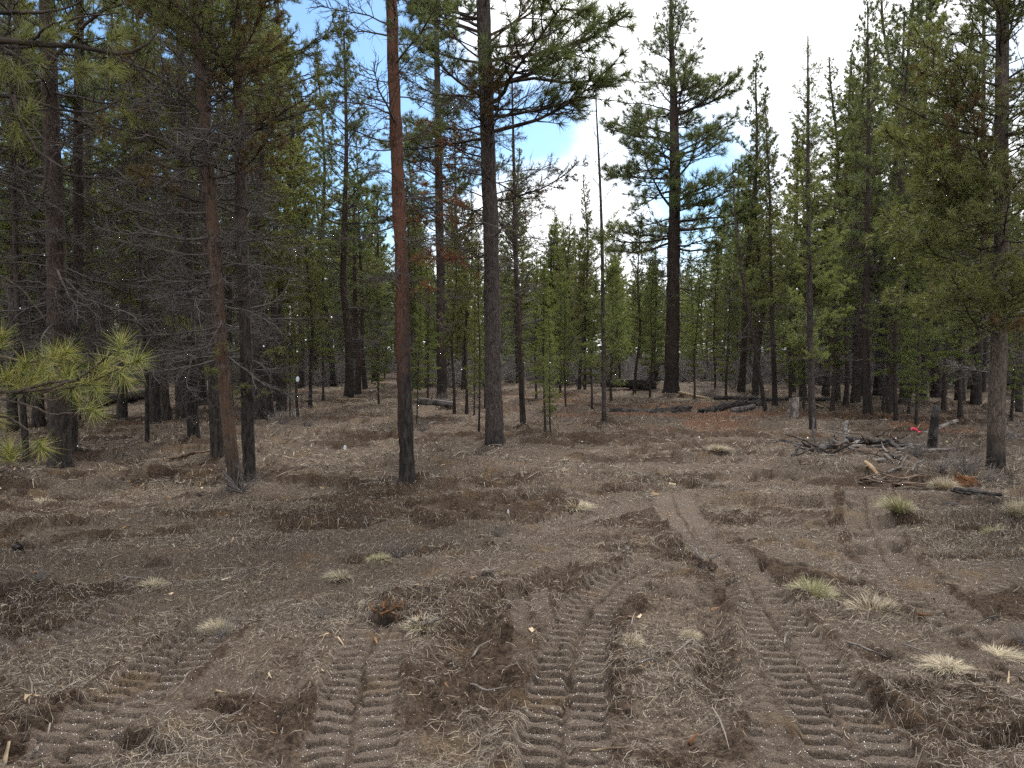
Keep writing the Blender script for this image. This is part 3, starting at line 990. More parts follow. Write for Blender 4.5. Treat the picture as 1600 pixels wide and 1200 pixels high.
hero_tree('slim bare-limbed pine just right of the thick grey furrowed trunk', [(818, 672), (812, 560), (806, 420), (803, 270), (800, 130)], 9, 7.5, 'bark_brown',
          [('dead', None, 34, 1.6, 6.5, 0.7, 0.9, -5, 20), ('tip', PD, 16, 3.6, 7.4, 0.7, 0.4, 10, 45), ('tip', LG, 4, 0.8, 1.6, 0.3, 0.4, 0, 20)], seed=14, sides=12, flare=0.2, topw=0.1)
hero_tree('very thin tall pole with a bare dead top against white cloud', [(944, 664), (943, 560), (941, 420), (937, 280), (932, 165)], 7, 7.4, 'bark_grey',
          [('lodge', YG, 36, 0.9, 3.9, 0.55, 0.6, 0, 25), ('dead', None, 16, 3.6, 5.6, 0.6, 0.4, 30, 50), ('dead', None, 26, 5.4, 7.4, 0.3, 0.15, 35, 60)], seed=15, sides=12, flare=0.15, topw=0.08)
hero_tree('broad ponderosa pine with an open layered crown standing tall in the middle distance', [(1049, 616), (1051, 500), (1054, 300), (1052, 150), (1048, 0)], 23, 15.6, 'bark_brown',
          [('dead', None, 14, 2.2, 5.0, 1.2, 1.6, -15, 0), ('tip', PD, 16, 3.5, 6.0, 1.7, 2.0, -10, 5), ('pond', PD, 52, 5.2, 10.5, 2.5, 2.2, -4, 22), ('pond', PD, 46, 10, 15.4, 2.0, 0.5, 20, 52)], seed=16, sides=20, flare=0.3, topw=0.08)
hero_tree('tall pine with a grey trunk behind and between the red-barked and furrowed pines', [(691, 626), (689, 500), (686, 300), (683, 120), (681, 0)], 16, 15, 'bark_brown',
          [('dead', None, 26, 2.5, 6.0, 1.4, 1.7, -12, 5), ('tip', BR, 16, 4.5, 8.0, 1.6, 1.7, -5, 15), ('pond', PD, 60, 5.5, 14.8, 1.9, 0.5, 0, 50)], seed=17, sides=16, flare=0.3)
hero_tree('thin straight grey trunk in front of the right-hand stand, above the slash pile', [(1270, 670), (1267, 560), (1264, 420), (1262, 300)], 11, 7.8, 'bark_grey',
          [('dead', None, 10, 1.0, 2.5, 0.5, 0.6, -5, 15), ('lodge', YG, 60, 1.5, 7.7, 0.95, 0.3, 0, 45)], seed=18, sides=14, flare=0.2, topw=0.08)
hero_tree('leaning thin dark trunk at the right end of the long fallen log', [(1196, 642), (1186, 580), (1172, 500), (1158, 420), (1150, 350)], 7, 6.5, 'bark_char',
          [('dead', None, 10, 1.5, 4.0, 0.6, 0.7, 0, 20), ('lodge', YG, 22, 2.6, 6.3, 0.8, 0.3, 5, 40)], seed=19, sides=10, flare=0.1, topw=0.1)


# ------------------------------------------------------------------ pines of the stand: built once per kind, then copied
def xf(V, mat):
    m = np.array(mat)
    return V @ m[:3, :3].T + m[:3, 3]


def arch(seed, kind):
    """a pine 10 m tall: trunk, crown (needles), limbs, dead branches"""
    rg = np.random.default_rng(seed)
    H = 10.0
    zf = np.linspace(-0.3, H, 26)
    wob = 0.10 if kind != 'young' else 0.06
    px = wob * noise(zf * 0.3 + seed, 0.3) * np.clip(zf, 0, 3)
    py = wob * noise(zf * 0.3 + seed, 7.3) * np.clip(zf, 0, 3)
    r0 = {'lodge': 0.092, 'pond': 0.15, 'young': 0.075}[kind]
    rr = r0 * (1 - 0.9 * np.clip(zf / H, 0, 1)) * (1 + 0.4 * np.exp(-np.clip(zf, 0, 9) / 0.15)) + 0.008
    tr = MB()
    tr.tube(np.stack([px, py, zf], 1), rr, 10)
    V, T, Q = tr.arrays()
    V = V + 0.1 * r0 * np.stack([noise(V[:, 0] * 30, V[:, 1] * 30, V[:, 2] * 5 + k_ * 9) for k_ in range(3)], 1)
    trunk = mesh_obj('trunk', V, T, Q, M['bark_char' if seed % 3 == 0 else 'bark_brown'], None, True, False).data
    wood, ndl, dead = MB(), MB(), MB()
    spec = {'lodge': (105, rg.uniform(2.2, 3.6), 1.15, 0.22, 'lodge'), 'pond': (88, rg.uniform(2.6, 4.0), 1.75, 0.4, 'pond'), 'young': (96, rg.uniform(1.2, 2.6), rg.uniform(1.1, 1.6), 0.25, 'lodge')}[kind]
    n, z0, l0, l1, st = spec
    az = 0
    for i in range(n):
        f = (i + rg.uniform(0, 1)) / n
        f = f ** 1.08
        z = z0 + (H - 0.1 - z0) * f
        az += 2.4 + rg.normal(0, 0.5)
        if kind == 'young':
            z = z0 + (H - 0.1 - z0) * (round(f * 19) / 19) + rg.normal(0, 0.05)
        shape = (l0 + (l1 - l0) * f) * (rg.uniform(0.6, 1.3) if kind == 'young' else 1.0) * (0.55 + 0.45 * sstep(0, 0.25, f)) * rg.uniform(0.6, 1.25)
        el = math.radians(-8 + 58 * f + rg.normal(0, 8)) if kind != 'pond' else math.radians(-12 + 60 * f + rg.normal(0, 10))
        a, b = LOW[st][rg.integers(7)]
        m = branch_matrix((np.interp(z, zf, px), np.interp(z, zf, py), z), az, el, (shape, shape * rg.choice([-1, 1]) * rg.uniform(.8, 1.2), shape), rg.normal(0, 0.4))
        wood.add(xf(a[0], m), None, a[2])
        # needles keep their own size when the branch is short
        nv = b[0]
        k = 1.0 / max(0.55, min(1.25, shape)) * (1.25 if kind == 'young' else 1.15)
        base = nv.reshape(-1, 3, 3)
        c = base[:, :2].mean(1, keepdims=True)
        nv = (c + (base - c) * k).reshape(-1, 3)
        ndl.add(xf(nv, m), b[1])
    nd = 46 if kind != 'young' else 34
    for i in range(nd):
        z = rg.uniform(0.9, z0 + 1.6)
        a, _ = LOW['dead'][rg.integers(7)]
        s = rg.uniform(0.5, 1.1) * (1.3 if kind == 'pond' else 1)
        m = branch_matrix((np.interp(z, zf, px), np.interp(z, zf, py), z), rg.uniform(0, 6.28), math.radians(rg.normal(-6, 12)), (s, s, s), rg.normal(0, 0.4))
        dead.add(xf(a[0], m), None, a[2])
    nm_ = {'lodge': 'needle_lodge', 'pond': 'needle_pond', 'young': 'needle_young'}[kind]
    return [('trunk', trunk), ('crown', ndl.build('crown', M[nm_], None, False, False).data), ('limbs', wood.build('limbs', M['branch_wood'], None, True, False).data),
            ('dead_branches', dead.build('dead_branches', M['dead_wood'], None, True, False).data)]


ARCH = {'lodge': [arch(21 + i, 'lodge') for i in range(5)], 'pond': [arch(41 + i, 'pond') for i in range(4)], 'young': [arch(61 + i, 'young') for i in range(5)]}
n_tree = 0


def plant(x, y, h, kind, label, group=None, tilt=None, wide=1.0, rgx=random.Random(5)):
    global n_tree
    parts = ARCH[kind][n_tree % len(ARCH[kind])]
    n_tree += 1
    root = empty('young_pine' if kind == 'young' else 'pine_tree', (x, y, gz(x, y)))
    root.rotation_euler = (rgx.gauss(0, 0.015), rgx.gauss(0, 0.015) if tilt is None else tilt, rgx.uniform(0, 6.28))
    s = h / 10.0
    root.scale = (s * wide, s * wide, s)
    tag(root, label, 'tree', group)
    for nm_, me in parts:
        o = bpy.data.objects.new(nm_, me)
        COL.objects.link(o)
        o.parent = root
    return root


def plant_px(u, vbase, vtop, kind, label, wide=1.0, group=None):
    x, y = on_ground(u, vbase)
    h = (HOR - vtop) / F * y + CAMH
    return plant(x, y, h, kind, label, group, None, wide)


PLANTED = []
for spec in [
    (545, 624, 30, 'pond', 'dark tall pine left of the red-barked trunk, nearest of three in that gap', 0.75),
    (521, 603, 78, 'lodge', 'slender pine whose spire stands in the blue gap left of the red-barked trunk', 0.9),
    (571, 607, 215, 'lodge', 'pine just left of the red-barked trunk, set back in the stand', 1.0),
    (466, 657, 330, 'lodge', 'thin dark-trunked pine right of the left clump beside a grey shrub', 0.7),
    (485, 641, 260, 'lodge', 'small pine set behind the thin dark-trunked one right of the left clump', 0.8),
    (453, 659, 420, 'young', 'short thin young pine at the right foot of the left clump', 0.7),
    (710, 652, 330, 'lodge', 'thin pine trunk between the red-barked and furrowed pines, left of its twin', 0.75),
    (729, 651, 300, 'lodge', 'thin pine trunk nearest the furrowed pine on its left side', 0.75),
    (741, 655, 380, 'young', 'young leaning pine tucked behind the left side of the furrowed trunk', 0.6),
    (748, 681, 330, 'lodge', 'very thin pale trunk in front of the furrowed pine on its left', 0.5),
    (651, 672, 440, 'young', 'sapling standing close behind the red-barked trunk on its right', 0.6),
    (852, 676, 400, 'young', 'green sapling right of the slim bare-limbed pine, taller of two', 0.85),
    (860, 682, 470, 'young', 'green sapling right of the slim bare-limbed pine, shorter of two', 0.8),
    (905, 613, 275, 'lodge', 'grey-trunked pine left of the thin bare-topped pole, left of a close pair', 0.9),
    (913, 612, 330, 'lodge', 'grey-trunked pine left of the thin bare-topped pole, right of a close pair', 0.9),
    (884, 640, 430, 'young', 'bushy young pine behind the two green saplings', 0.9),
    (991, 617, 330, 'lodge', 'straight pine beside the upturned root wad', 0.9),
    (968, 606, 350, 'young', 'light green young pine left of the upturned root wad', 1.0),
    (1117, 612, 395, 'lodge', 'thin trunked pine right of the broad ponderosa', 0.8),
    (1158, 613, 112, 'pond', 'pine with a pointed top just right of the broad ponderosa', 0.7),
    (1211, 636, 172, 'lodge', 'dark-trunked pine next to the leaning trunk', 0.9),
    (1290, 620, 92, 'lodge', 'tall pine with a pointed crown behind the thin straight grey trunk', 1.0),
    (1321, 637, 205, 'lodge', 'dark pine left of the close pair at right', 0.9),
    (1356, 651, 20, 'pond', 'dark furrowed pine of the close pair at right, left one', 0.62),
    (1386, 645, -60, 'pond', 'thick flared pine of the close pair at right, right one', 0.75),
    (1347, 622, 60, 'lodge', 'pine set back behind the close pair at right', 1.0),
    (1440, 626, 10, 'pond', 'tall pine behind the olive branches left of the right-edge pine', 0.7),
    (1432, 662, 385, 'young', 'olive young pine behind the charred leaning stub', 1.1),
    (1475, 640, 240, 'young', 'olive bushy pine left of the right-edge trunk', 1.2),
    (1525, 632, -40, 'pond', 'thick pine behind the right-edge trunk on its left', 0.7),
    (1592, 640, 120, 'lodge', 'pine cut by the right edge behind the grey trunk', 1.0),
    (1420, 645, 520, 'young', 'low dark green bushy sapling right of the close pair', 2.2),
    (262, 660, -60, 'lodge', 'pine behind the pencil-thin pole, left of the left clump', 1.0),
    (190, 655, -90, 'lodge', 'pine in the dim stand between the needle bough and the thin pole', 1.0),
    (150, 640, -60, 'pond', 'wide pine in the dim stand right of the thick black-footed pine', 0.8),
    (20, 665, -80, 'lodge', 'pine in the dim stand at the far left edge', 1.0),
    (420, 655, -70, 'lodge', 'pine behind the left clump on its right side', 1.1),
    (355, 640, -50, 'pond', 'wide dark pine behind the middle of the left clump', 0.8),
    (425, 628, 20, 'lodge', 'pine whose crown edge borders the blue gap from the left', 1.1),
    (1180, 618, 185, 'lodge', 'slender pine rising behind the pointed pine right of the ponderosa', 1.1),
    (1238, 614, 205, 'lodge', 'slender pine rising behind the grey stump', 1.2),
    (1306, 626, 105, 'lodge', 'tall slender pine just right of the thin straight grey trunk', 1.2),
    (1336, 630, 60, 'lodge', 'tall slender pine left of the close pair at right', 1.2),
    (1372, 620, 10, 'lodge', 'tall slender pine seen between the close pair at right', 1.2),
    (1412, 632, 25, 'lodge', 'tall slender pine right of the close pair at right', 1.2),
    (1465, 622, -30, 'pond', 'dark tall pine behind the charred leaning stub', 0.9),
    (1500, 628, 40, 'lodge', 'slender pine left behind the right-edge trunk', 1.2),
    (1255, 622, 130, 'lodge', 'slender pine just left of the thin straight grey trunk', 1.1),
    (240, 668, -60, 'lodge', 'leafy pine beside the pencil-thin pole on its right', 1.2),
    (285, 650, -60, 'lodge', 'leafy pine just left behind the left clump', 1.2),
    (408, 668, -60, 'lodge', 'leafy pine just right behind the left clump', 1.2),
    (440, 645, 10, 'lodge', 'leafy pine at the left border of the blue gap', 1.15),
    (60, 660, -60, 'lodge', 'leafy pine behind the bright needle bough', 1.2),
    (640, 612, 190, 'lodge', 'slender pine far behind the red-barked trunk', 1.1),
    (725, 610, 200, 'lodge', 'slender pine far behind the furrowed trunk on its left', 1.1),
    (815, 612, 230, 'lodge', 'slender pine far behind the slim bare-limbed pine', 1.1),
    (925, 640, 420, 'young', 'light green young pine just left of the thin bare-topped pole', 1.1),
    (955, 628, 400, 'young', 'light green young pine just right of the thin bare-topped pole', 1.1),
    (875, 622, 370, 'young', 'tall light green young pine behind the two saplings', 1.1),
    (838, 628, 390, 'young', 'young pine seen right of the slim bare-limbed pine', 1.0),
    (1015, 622, 400, 'young', 'young pine close left of the broad ponderosa', 1.0),
    (1085, 626, 420, 'young', 'young pine close right of the broad ponderosa', 1.0),
    (1135, 626, 380, 'young', 'young pine behind the middle of the leaning trunk', 1.0),
    (1235, 628, 330, 'young', 'bushy young pine behind the grey stump', 1.15),
    (1300, 642, 300, 'young', 'bushy young pine right of the thin straight grey trunk', 1.1),
    (1255, 640, 420, 'young', 'small young pine left of the thin straight grey trunk', 1.0),
    (505, 628, 400, 'young', 'small green young pine in the gap left of the red-barked trunk', 1.1),
    (592, 640, 430, 'young', 'small young pine close left behind the red-barked trunk', 1.0),
    (668, 632, 400, 'young', 'young pine between the red-barked trunk and the tall grey one behind', 1.0),
    (758, 640, 430, 'young', 'young pine peeping out left behind the furrowed trunk', 1.0),
    (1400, 655, 300, 'young', 'olive young pine right of the thick flared pine', 1.2),
    (1500, 655, 300, 'young', 'olive young pine close left behind the right-edge trunk', 1.2),
    (1580, 655, 380, 'young', 'olive young pine right behind the right-edge trunk', 1.1),
    (125, 655, 420, 'young', 'small green young pine behind the thick black-footed pine', 1.0),
    (250, 645, 400, 'young', 'dim young pine right of the pencil-thin pole', 1.0),
]:
    u, vb, vt, kind, label, wide = spec
    plant_px(u, vb, vt, kind, label, wide)
    PLANTED.append(tuple(on_ground(u, vb)))

SKYL = np.array([(-700, -200), (0, -200), (440, -60), (470, 110), (500, 250), (560, 250), (700, 230), (850, 280), (900, 350), (960, 385), (1000, 395), (1090, 360), (1130, 260), (1200, 200), (1260, 170), (1340, 90), (1400, -20), (1600, -120), (2300, -150)], float)
ZONES = [(100, 'left of the thick black-footed pine'), (230, 'right of the thick black-footed pine'), (310, 'between thin pole and left clump'), (400, 'behind the left clump'),
         (470, 'just right of the left clump'), (545, 'between left clump and red trunk'), (625, 'just left of the red-barked trunk'), (695, 'just right of the red-barked trunk'),
         (775, 'just left of the furrowed trunk'), (860, 'just right of the furrowed trunk'), (940, 'just left of the thin bare-topped pole'), (1000, 'just right of the thin bare-topped pole'),
         (1050, 'just left of the broad ponderosa'), (1120, 'just right of the broad ponderosa'), (1195, 'left of the leaning thin trunk'), (1270, 'between leaning and thin grey trunks'),
         (1350, 'just right of the thin grey trunk'), (1450, 'right of the close pair at right'), (1555, 'just left of the right-edge pine'), (9999, 'right of the right-edge pine')]
rt = np.random.default_rng(77)
spots = list(PLANTED) + [tuple(on_ground(u, v)) for u, v in ((637, 757), (773, 700), (1049, 616), (691, 626), (1270, 670), (944, 664), (818, 672))]
cnt = 0
tries = 0
while cnt < 215 and tries < 20000:
    tries += 1
    y = 26 + 42 * rt.uniform() ** 1.15
    u = rt.uniform(-160, 1760)
    x = (u - 800) / F * y
    if u < 330 and rt.uniform() < 0.6:
        y *= rt.uniform(0.55, 0.85)
        x = (u - 800) / F * y
    if min((x - a) ** 2 + (y - b) ** 2 for a, b in spots) < (1.5 if y > 35 else 1.9) ** 2:
        continue
    lim = (HOR - np.interp(u, SKYL[:, 0], SKYL[:, 1]) - rt.exponential(30)) / F * y + CAMH
    h = min(rt.uniform(8.5, 15), lim)
    if h < 4:
        continue
    kind = 'young' if (h < 7.5 or rt.uniform() < 0.28) else ('pond' if rt.uniform() < 0.25 else 'lodge')
    if kind == 'young':
        h = min(h, rt.uniform(4.5, 9.5))
    z = next(q for q in ZONES if u < q[0])
    what = {'young': 'small bushy green ', 'pond': 'large dark ', 'lodge': 'slender '}[kind]
    row = 'in the front stand ' if y < 36 else ('in the mid stand ' if y < 50 else 'deep in the stand ')
    plant(x, y, h, kind, what + 'pine ' + row + z[1], 'pines of the stand', None, rt.uniform(0.85, 1.25))
    spots.append((x, y))
    cnt += 1


# the far wood that closes the view: one mass
def scatter(name, pts, rots, scales, sources, label, cat):
    me = bpy.data.meshes.new(name)
    me.from_pydata([tuple(p) for p in pts], [], [])
    for k_, v, t_ in (('rot', rots, 'FLOAT_VECTOR'), ('scl', scales, 'FLOAT_VECTOR')):
        a = me.attributes.new(k_, t_, 'POINT')
        a.data.foreach_set('vector', np.asarray(v, np.float32).ravel())
    a = me.attributes.new('pick', 'INT', 'POINT')
    a.data.foreach_set('value', np.random.default_rng(len(pts)).integers(0, len(sources), len(pts)).astype(np.int32))
    o = bpy.data.objects.new(name, me)
    COL.objects.link(o)
    c = bpy.data.collections.new(name + '_sources')
    for s in sources:
        c.objects.link(s)
    ng = bpy.data.node_groups.new(name, 'GeometryNodeTree')
    ng.interface.new_socket('Geometry', in_out='INPUT', socket_type='NodeSocketGeometry')
    ng.interface.new_socket('Geometry', in_out='OUTPUT', socket_type='NodeSocketGeometry')
    nn = ng.nodes.new
    gi, go = nn('NodeGroupInput'), nn('NodeGroupOutput')
    ip, ci, m2p = nn('GeometryNodeInstanceOnPoints'), nn('GeometryNodeCollectionInfo'), nn('GeometryNodeMeshToPoints')
    ci.inputs['Collection'].default_value = c
    ci.inputs['Separate Children'].default_value = True
    ci.inputs['Reset Children'].default_value = True

    def named(k_, dt):
        q = nn('GeometryNodeInputNamedAttribute')
        q.data_type = dt
        q.inputs['Name'].default_value = k_
        return q.outputs['Attribute']
    e2r = nn('FunctionNodeEulerToRotation')
    ng.links.new(named('rot', 'FLOAT_VECTOR'), e2r.inputs[0])
    ng.links.new(gi.outputs[0], m2p.inputs['Mesh'])
    ng.links.new(m2p.outputs[0], ip.inputs['Points'])
    ng.links.new(ci.outputs[0], ip.inputs['Instance'])
    ip.inputs['Pick Instance'].default_value = True
    ng.links.new(named('pick', 'INT'), ip.inputs['Instance Index'])
    ng.links.new(e2r.outputs[0], ip.inputs['Rotation'])
    ng.links.new(named('scl', 'FLOAT_VECTOR'), ip.inputs['Scale'])
    ng.links.new(ip.outputs[0], go.inputs[0])
    md = o.modifiers.new('scatter', 'NODES')
    md.node_group = ng
    tag(o, label, cat, None, 'stuff')
    return o


def far_wood():
    rg = np.random.default_rng(5)
    src = []
    for kind, k_ in (('lodge', 0), ('lodge', 1), ('young', 0), ('young', 1), ('young', 2), ('young', 3)):
        if True:
            V, T, Q, nv, polym = [], [], [], 0, []
            me = bpy.data.meshes.new('far_pine')
            parts = [p for p in ARCH[kind][k_] if p[0] in ('trunk', 'crown')]
            import bmesh
            bm = bmesh.new()
            for i, (nm_, pm) in enumerate(parts):
                n0 = len(bm.faces)
                bm.from_mesh(pm)
                bm.faces.ensure_lookup_table()
                for f in bm.faces[n0:]:
                    f.material_index = i
            bm.to_mesh(me)
            bm.free()
            for nm_, pm in parts:
                me.materials.append(pm.materials[0])
            src.append(bpy.data.objects.new('far_pine', me))
    pts, rots, scl = [], [], []
    while len(pts) < 520:
        y = 60 + 50 * rg.uniform()
        u = rg.uniform(-500, 2100)
        x = (u - 800) / F * y
        lim = (HOR - np.interp(u, SKYL[:, 0], SKYL[:, 1]) - 25) / F * y + CAMH
        s = min(rg.uniform(7, 13), lim) / 10
        pts.append((x, y, 0.0))
        rots.append((0, 0, rg.uniform(0, 6.28)))
        scl.append((s * 1.7, s * 1.7, s))
    for _ in range(300):
        y = 44 + 34 * rg.uniform()
        u = rg.uniform(-300, 1900)
        s = rg.uniform(2.2, 4.8) / 10
        pts.append(((u - 800) / F * y, y, -0.15))
        rots.append((0, 0, rg.uniform(0, 6.28)))
        scl.append((s * 2.1, s * 2.1, s))
    scatter('far_wood', pts, rots, scl, src, 'far pine wood closing the view behind the stand', 'wood')


far_wood()


# ------------------------------------------------------------------ the bough that reaches in from the left
def bough_tree():
    rg = np.random.default_rng(91)
    D = 4.1
    tx = on_plane_y(-330, 600, D)[0]
    root = empty('pine_tree', (tx, D, gz(tx, D)))
    tag(root, 'ponderosa beyond the left edge whose bright long-needled boughs reach into view', 'tree')
    z = np.linspace(0, 9, 30)
    path = dict(z=np.r_[-0.3, z], x=np.r_[0, 0.02 * z], y=np.r_[0, 0 * z], h=9.0)
    V, T, Q = trunk_mesh(path, ([-0.3, 9], [0.17, 0.06]), 22, 0.2, 3.0)
    mesh_obj('trunk', V, T, Q, M['bark_brown'], root)
    off = np.array(root.location)

    def line(pp, n=14):
        """pixels with a depth -> smooth 3-D line"""
        P = np.array([on_plane_y(u, v, d) for u, v, d in pp])
        s = np.r_[0, np.cumsum(np.linalg.norm(np.diff(P, axis=0), axis=1))]
        t = np.linspace(0, s[-1], n * 3)
        Q_ = np.stack([np.interp(t, s, P[:, i]) for i in range(3)], 1)
        k_ = np.ones(7) / 7
        Q_ = np.stack([np.convolve(np.pad(Q_[:, i], 3, mode='reflect', reflect_type='odd'), k_, 'valid') for i in range(3)], 1)
        return Q_[::2] - off

    def bough(lines, tufts, n, ln, w, mat='needle_bough'):
        wd = MB()
        for pp, r0, r1 in lines:
            P = line(pp)
            P = P + rg.normal(0, 0.0025, P.shape)
            wd.tube(P, np.linspace(r0, r1, len(P)), 6)
        b = wd.build('branch', M['branch_wood'], root)
        P, A, nd = [], [], MB()
        for (u, v, d, au, av) in tufts:
            p = on_plane_y(u, v, d) - off
            a = on_plane_y(u + au, v + av, d + rg.uniform(-0.06, 0.06)) - off - p
            m = MB()
            V1, T1 = needles(rg, [p], [a], n, ln, w, 6, 82)
            V2, T2 = needles(rg, [p - unit(a) * 0.04], [a], n // 2, ln * 0.9, w, 35, 100)
            nd.add(V1, T1)
            nd.add(V2, T2)
        nd.build('needles', M[mat], b, False)

    # the lit bough with big needle fans
    bough([([(-330, 640, 4.1), (-150, 625, 4.1), (0, 612, 4.1), (60, 613, 4.0), (135, 588, 3.95)], 0.022, 0.006),
           ([(-60, 560, 4.15), (0, 557, 4.15), (40, 566, 4.1), (80, 558, 4.05)], 0.010, 0.004),
           ([(20, 614, 4.05), (75, 598, 4.0), (120, 595, 3.95), (185, 545, 3.9)], 0.010, 0.004),
           ([(70, 612, 4.0), (130, 603, 3.95), (205, 568, 3.9)], 0.007, 0.003),
           ([(30, 613, 4.05), (85, 628, 4.0), (140, 590, 4.0), (165, 582, 4)], 0.007, 0.003),
           ([(-20, 620, 4.1), (30, 628, 4.0), (80, 648, 3.9), (138, 643, 3.8)], 0.007, 0.003),
           ([(-40, 640, 4.1), (20, 655, 4.0), (50, 676, 3.95), (62, 692, 3.9)], 0.008, 0.003),
           ([(-60, 650, 4.1), (-10, 690, 4.0), (15, 722, 3.9), (15, 705, 3.9)], 0.007, 0.003),
           ([(-60, 560, 4.15), (-20, 545, 4.2), (2, 528, 4.2)], 0.007, 0.003)],
          [(188, 540, 3.9, 8, -30), (212, 565, 3.9, 30, -12), (192, 588, 3.95, 18, 20), (162, 572, 3.95, 10, -18), (84, 556, 4.05, 22, -24), (102, 552, 4.0, 22, -14), (40, 570, 4.1, 10, -22), (65, 575, 4.1, 14, -16), (10, 590, 4.1, 8, -14), (2, 528, 4.2, -4, -24), (140, 598, 3.95, 22, -6),
           (112, 608, 4.0, 5, 20), (78, 594, 4.05, 4, 18), (142, 642, 3.8, 20, 6), (64, 698, 3.9, 6, 12), (15, 706, 3.9, -2, -12), (150, 610, 4.0, 10, 14), (105, 585, 4.05, 12, -10), (30, 598, 4.1, -6, -20), (52, 600, 4.1, 5, 14), (-30, 560, 4.2, 10, -10), (-40, 610, 4.2, 10, 10), (-10, 655, 4.1, 5, 10)], 90, 0.135, 0.0030)
    # the dark boughs above
    bough([([(-330, 120, 4.3), (-120, 70, 4.3), (0, 58, 4.3), (60, 72, 4.3), (130, 68, 4.25), (165, 85, 4.2), (205, 93, 4.2), (240, 70, 4.2), (260, 30, 4.2)], 0.036, 0.005),
           ([(-330, 190, 4.4), (-120, 140, 4.4), (0, 148, 4.4), (50, 153, 4.35), (90, 175, 4.3), (140, 178, 4.3), (185, 170, 4.3), (200, 145, 4.3)], 0.026, 0.004),
           ([(-20, 60, 4.3), (40, 95, 4.3), (70, 108, 4.3), (130, 108, 4.25)], 0.009, 0.003),
           ([(30, 70, 4.3), (55, 62, 4.3), (70, 40, 4.2), (130, 25, 4.2), (190, 20, 4.2)], 0.010, 0.003),
           ([(-10, 20, 4.3), (60, 20, 4.3), (110, 12, 4.2), (150, -10, 4.2)], 0.012, 0.004),
           ([(20, 150, 4.35), (35, 200, 4.3), (55, 235, 4.3), (100, 265, 4.25), (125, 250, 4.2)], 0.014, 0.003),
           ([(-10, 152, 4.4), (10, 190, 4.3), (20, 215, 4.3), (45, 245, 4.3)], 0.008, 0.002),
           ([(50, 155, 4.35), (52, 200, 4.3), (70, 220, 4.3), (110, 225, 4.2)], 0.007, 0.002),
           ([(90, 175, 4.3), (140, 195, 4.25), (180, 198, 4.2)], 0.006, 0.002), ([(60, 72, 4.3), (100, 100, 4.2), (150, 110, 4.2)], 0.006, 0.002),
           ([(0, 60, 4.3), (30, 40, 4.3), (32, 10, 4.3)], 0.007, 0.002), ([(130, 68, 4.25), (120, 40, 4.2), (140, 10, 4.1)], 0.006, 0.002)],
          [(182, 58, 4.2, 16, -8), (118, 110, 4.25, 22, 4), (135, 106, 4.25, 18, -4), (170, 105, 4.2, 20, 2), (40, 50, 4.3, 6, -20), (30, 115, 4.3, 4, 14), (75, 55, 4.3, 6, -14), (25, 205, 4.3, 0, 22), (45, 172, 4.3, 10, -6), (8, 105, 4.3, -6, 10), (150, -5, 4.2, 10, -10), (95, 45, 4.2, 10, -10), (60, 95, 4.3, 10, 10)], 80, 0.14, 0.0030, 'needle_lodge')
    # grey dead limbs lower on the same trunk
    bough([([(-330, 380, 4.4), (-120, 400, 4.4), (0, 430, 4.4), (30, 445, 4.35), (60, 480, 4.3), (80, 520, 4.3)], 0.016, 0.003),
           ([(-120, 400, 4.4), (0, 412, 4.4), (50, 410, 4.35), (110, 425, 4.3), (150, 455, 4.3)], 0.010, 0.002),
           ([(0, 430, 4.4), (15, 470, 4.35), (12, 500, 4.3)], 0.006, 0.002), ([(20, 440, 4.4), (60, 440, 4.3), (100, 455, 4.3), (140, 448, 4.2)], 0.006, 0.002),
           ([(-200, 300, 4.4), (0, 285, 4.4), (40, 300, 4.35), (45, 335, 4.3)], 0.008, 0.002), ([(50, 410, 4.35), (90, 395, 4.3), (130, 400, 4.3)], 0.005, 0.002)],
          [(-60, 300, 4.4, 5, -10)], 40, 0.13, 0.003)


bough_tree()


# ------------------------------------------------------------------ grass tufts, shrubs
M['bunch'] = ramp_mat('bunch', [(0.16, 0.13, 0.085), (0.33, 0.275, 0.19), (0.46, 0.39, 0.27), (0.40, 0.36, 0.27)], 0.8)
M['bunch_green'] = ramp_mat('bunch_green', [(0.10, 0.12, 0.035), (0.19, 0.19, 0.07), (0.38, 0.33, 0.22), (0.46, 0.40, 0.28)], 0.8)
M['shrub'] = ramp_mat('shrub', [(0.07, 0.060, 0.055), (0.14, 0.125, 0.115), (0.23, 0.21, 0.20)], 0.9, 0, 0.2)


def blades(rg, n, rad, ln, w, flat, lean=0.0):
    """n arching blades from one crown"""
    az = rg.uniform(0, 6.283, n)
    b0 = rg.uniform(0, 1, n) ** 0.6 * rad * 0.35
    sp = rg.uniform(0.15, 1, n) ** 0.7
    l_ = ln * rg.uniform(0.55, 1.15, n)
    pts = []
    for t in (0, 0.35, 0.7, 1.0):
        rr = b0 + sp * rad * t ** 1.2
        zz = l_ * (t * (1 - 0.35 * sp) - flat * sp * t * t)
        pts.append(np.stack([rr * np.cos(az) + lean * t * l_, rr * np.sin(az), np.maximum(zz, 0.006)], 1) + rg.normal(0, 0.006, (n, 3)) * t)
    sd = np.stack([-np.sin(az + rg.normal(0, 0.8, n)), np.cos(az), 0 * az], 1) * w * 0.5
    V = []
    for i, p in enumerate(pts):
        f = (1, 1, 0.7, 0.15)[i]
        V += [p - sd * f, p + sd * f]
    V = np.stack(V, 1).reshape(-1, 3)
    b = (np.arange(n) * 8)[:, None]
    Q = np.concatenate([b + np.array([[2 * i, 2 * i + 1, 2 * i + 3, 2 * i + 2]]) for i in range(3)])
    return V, Q


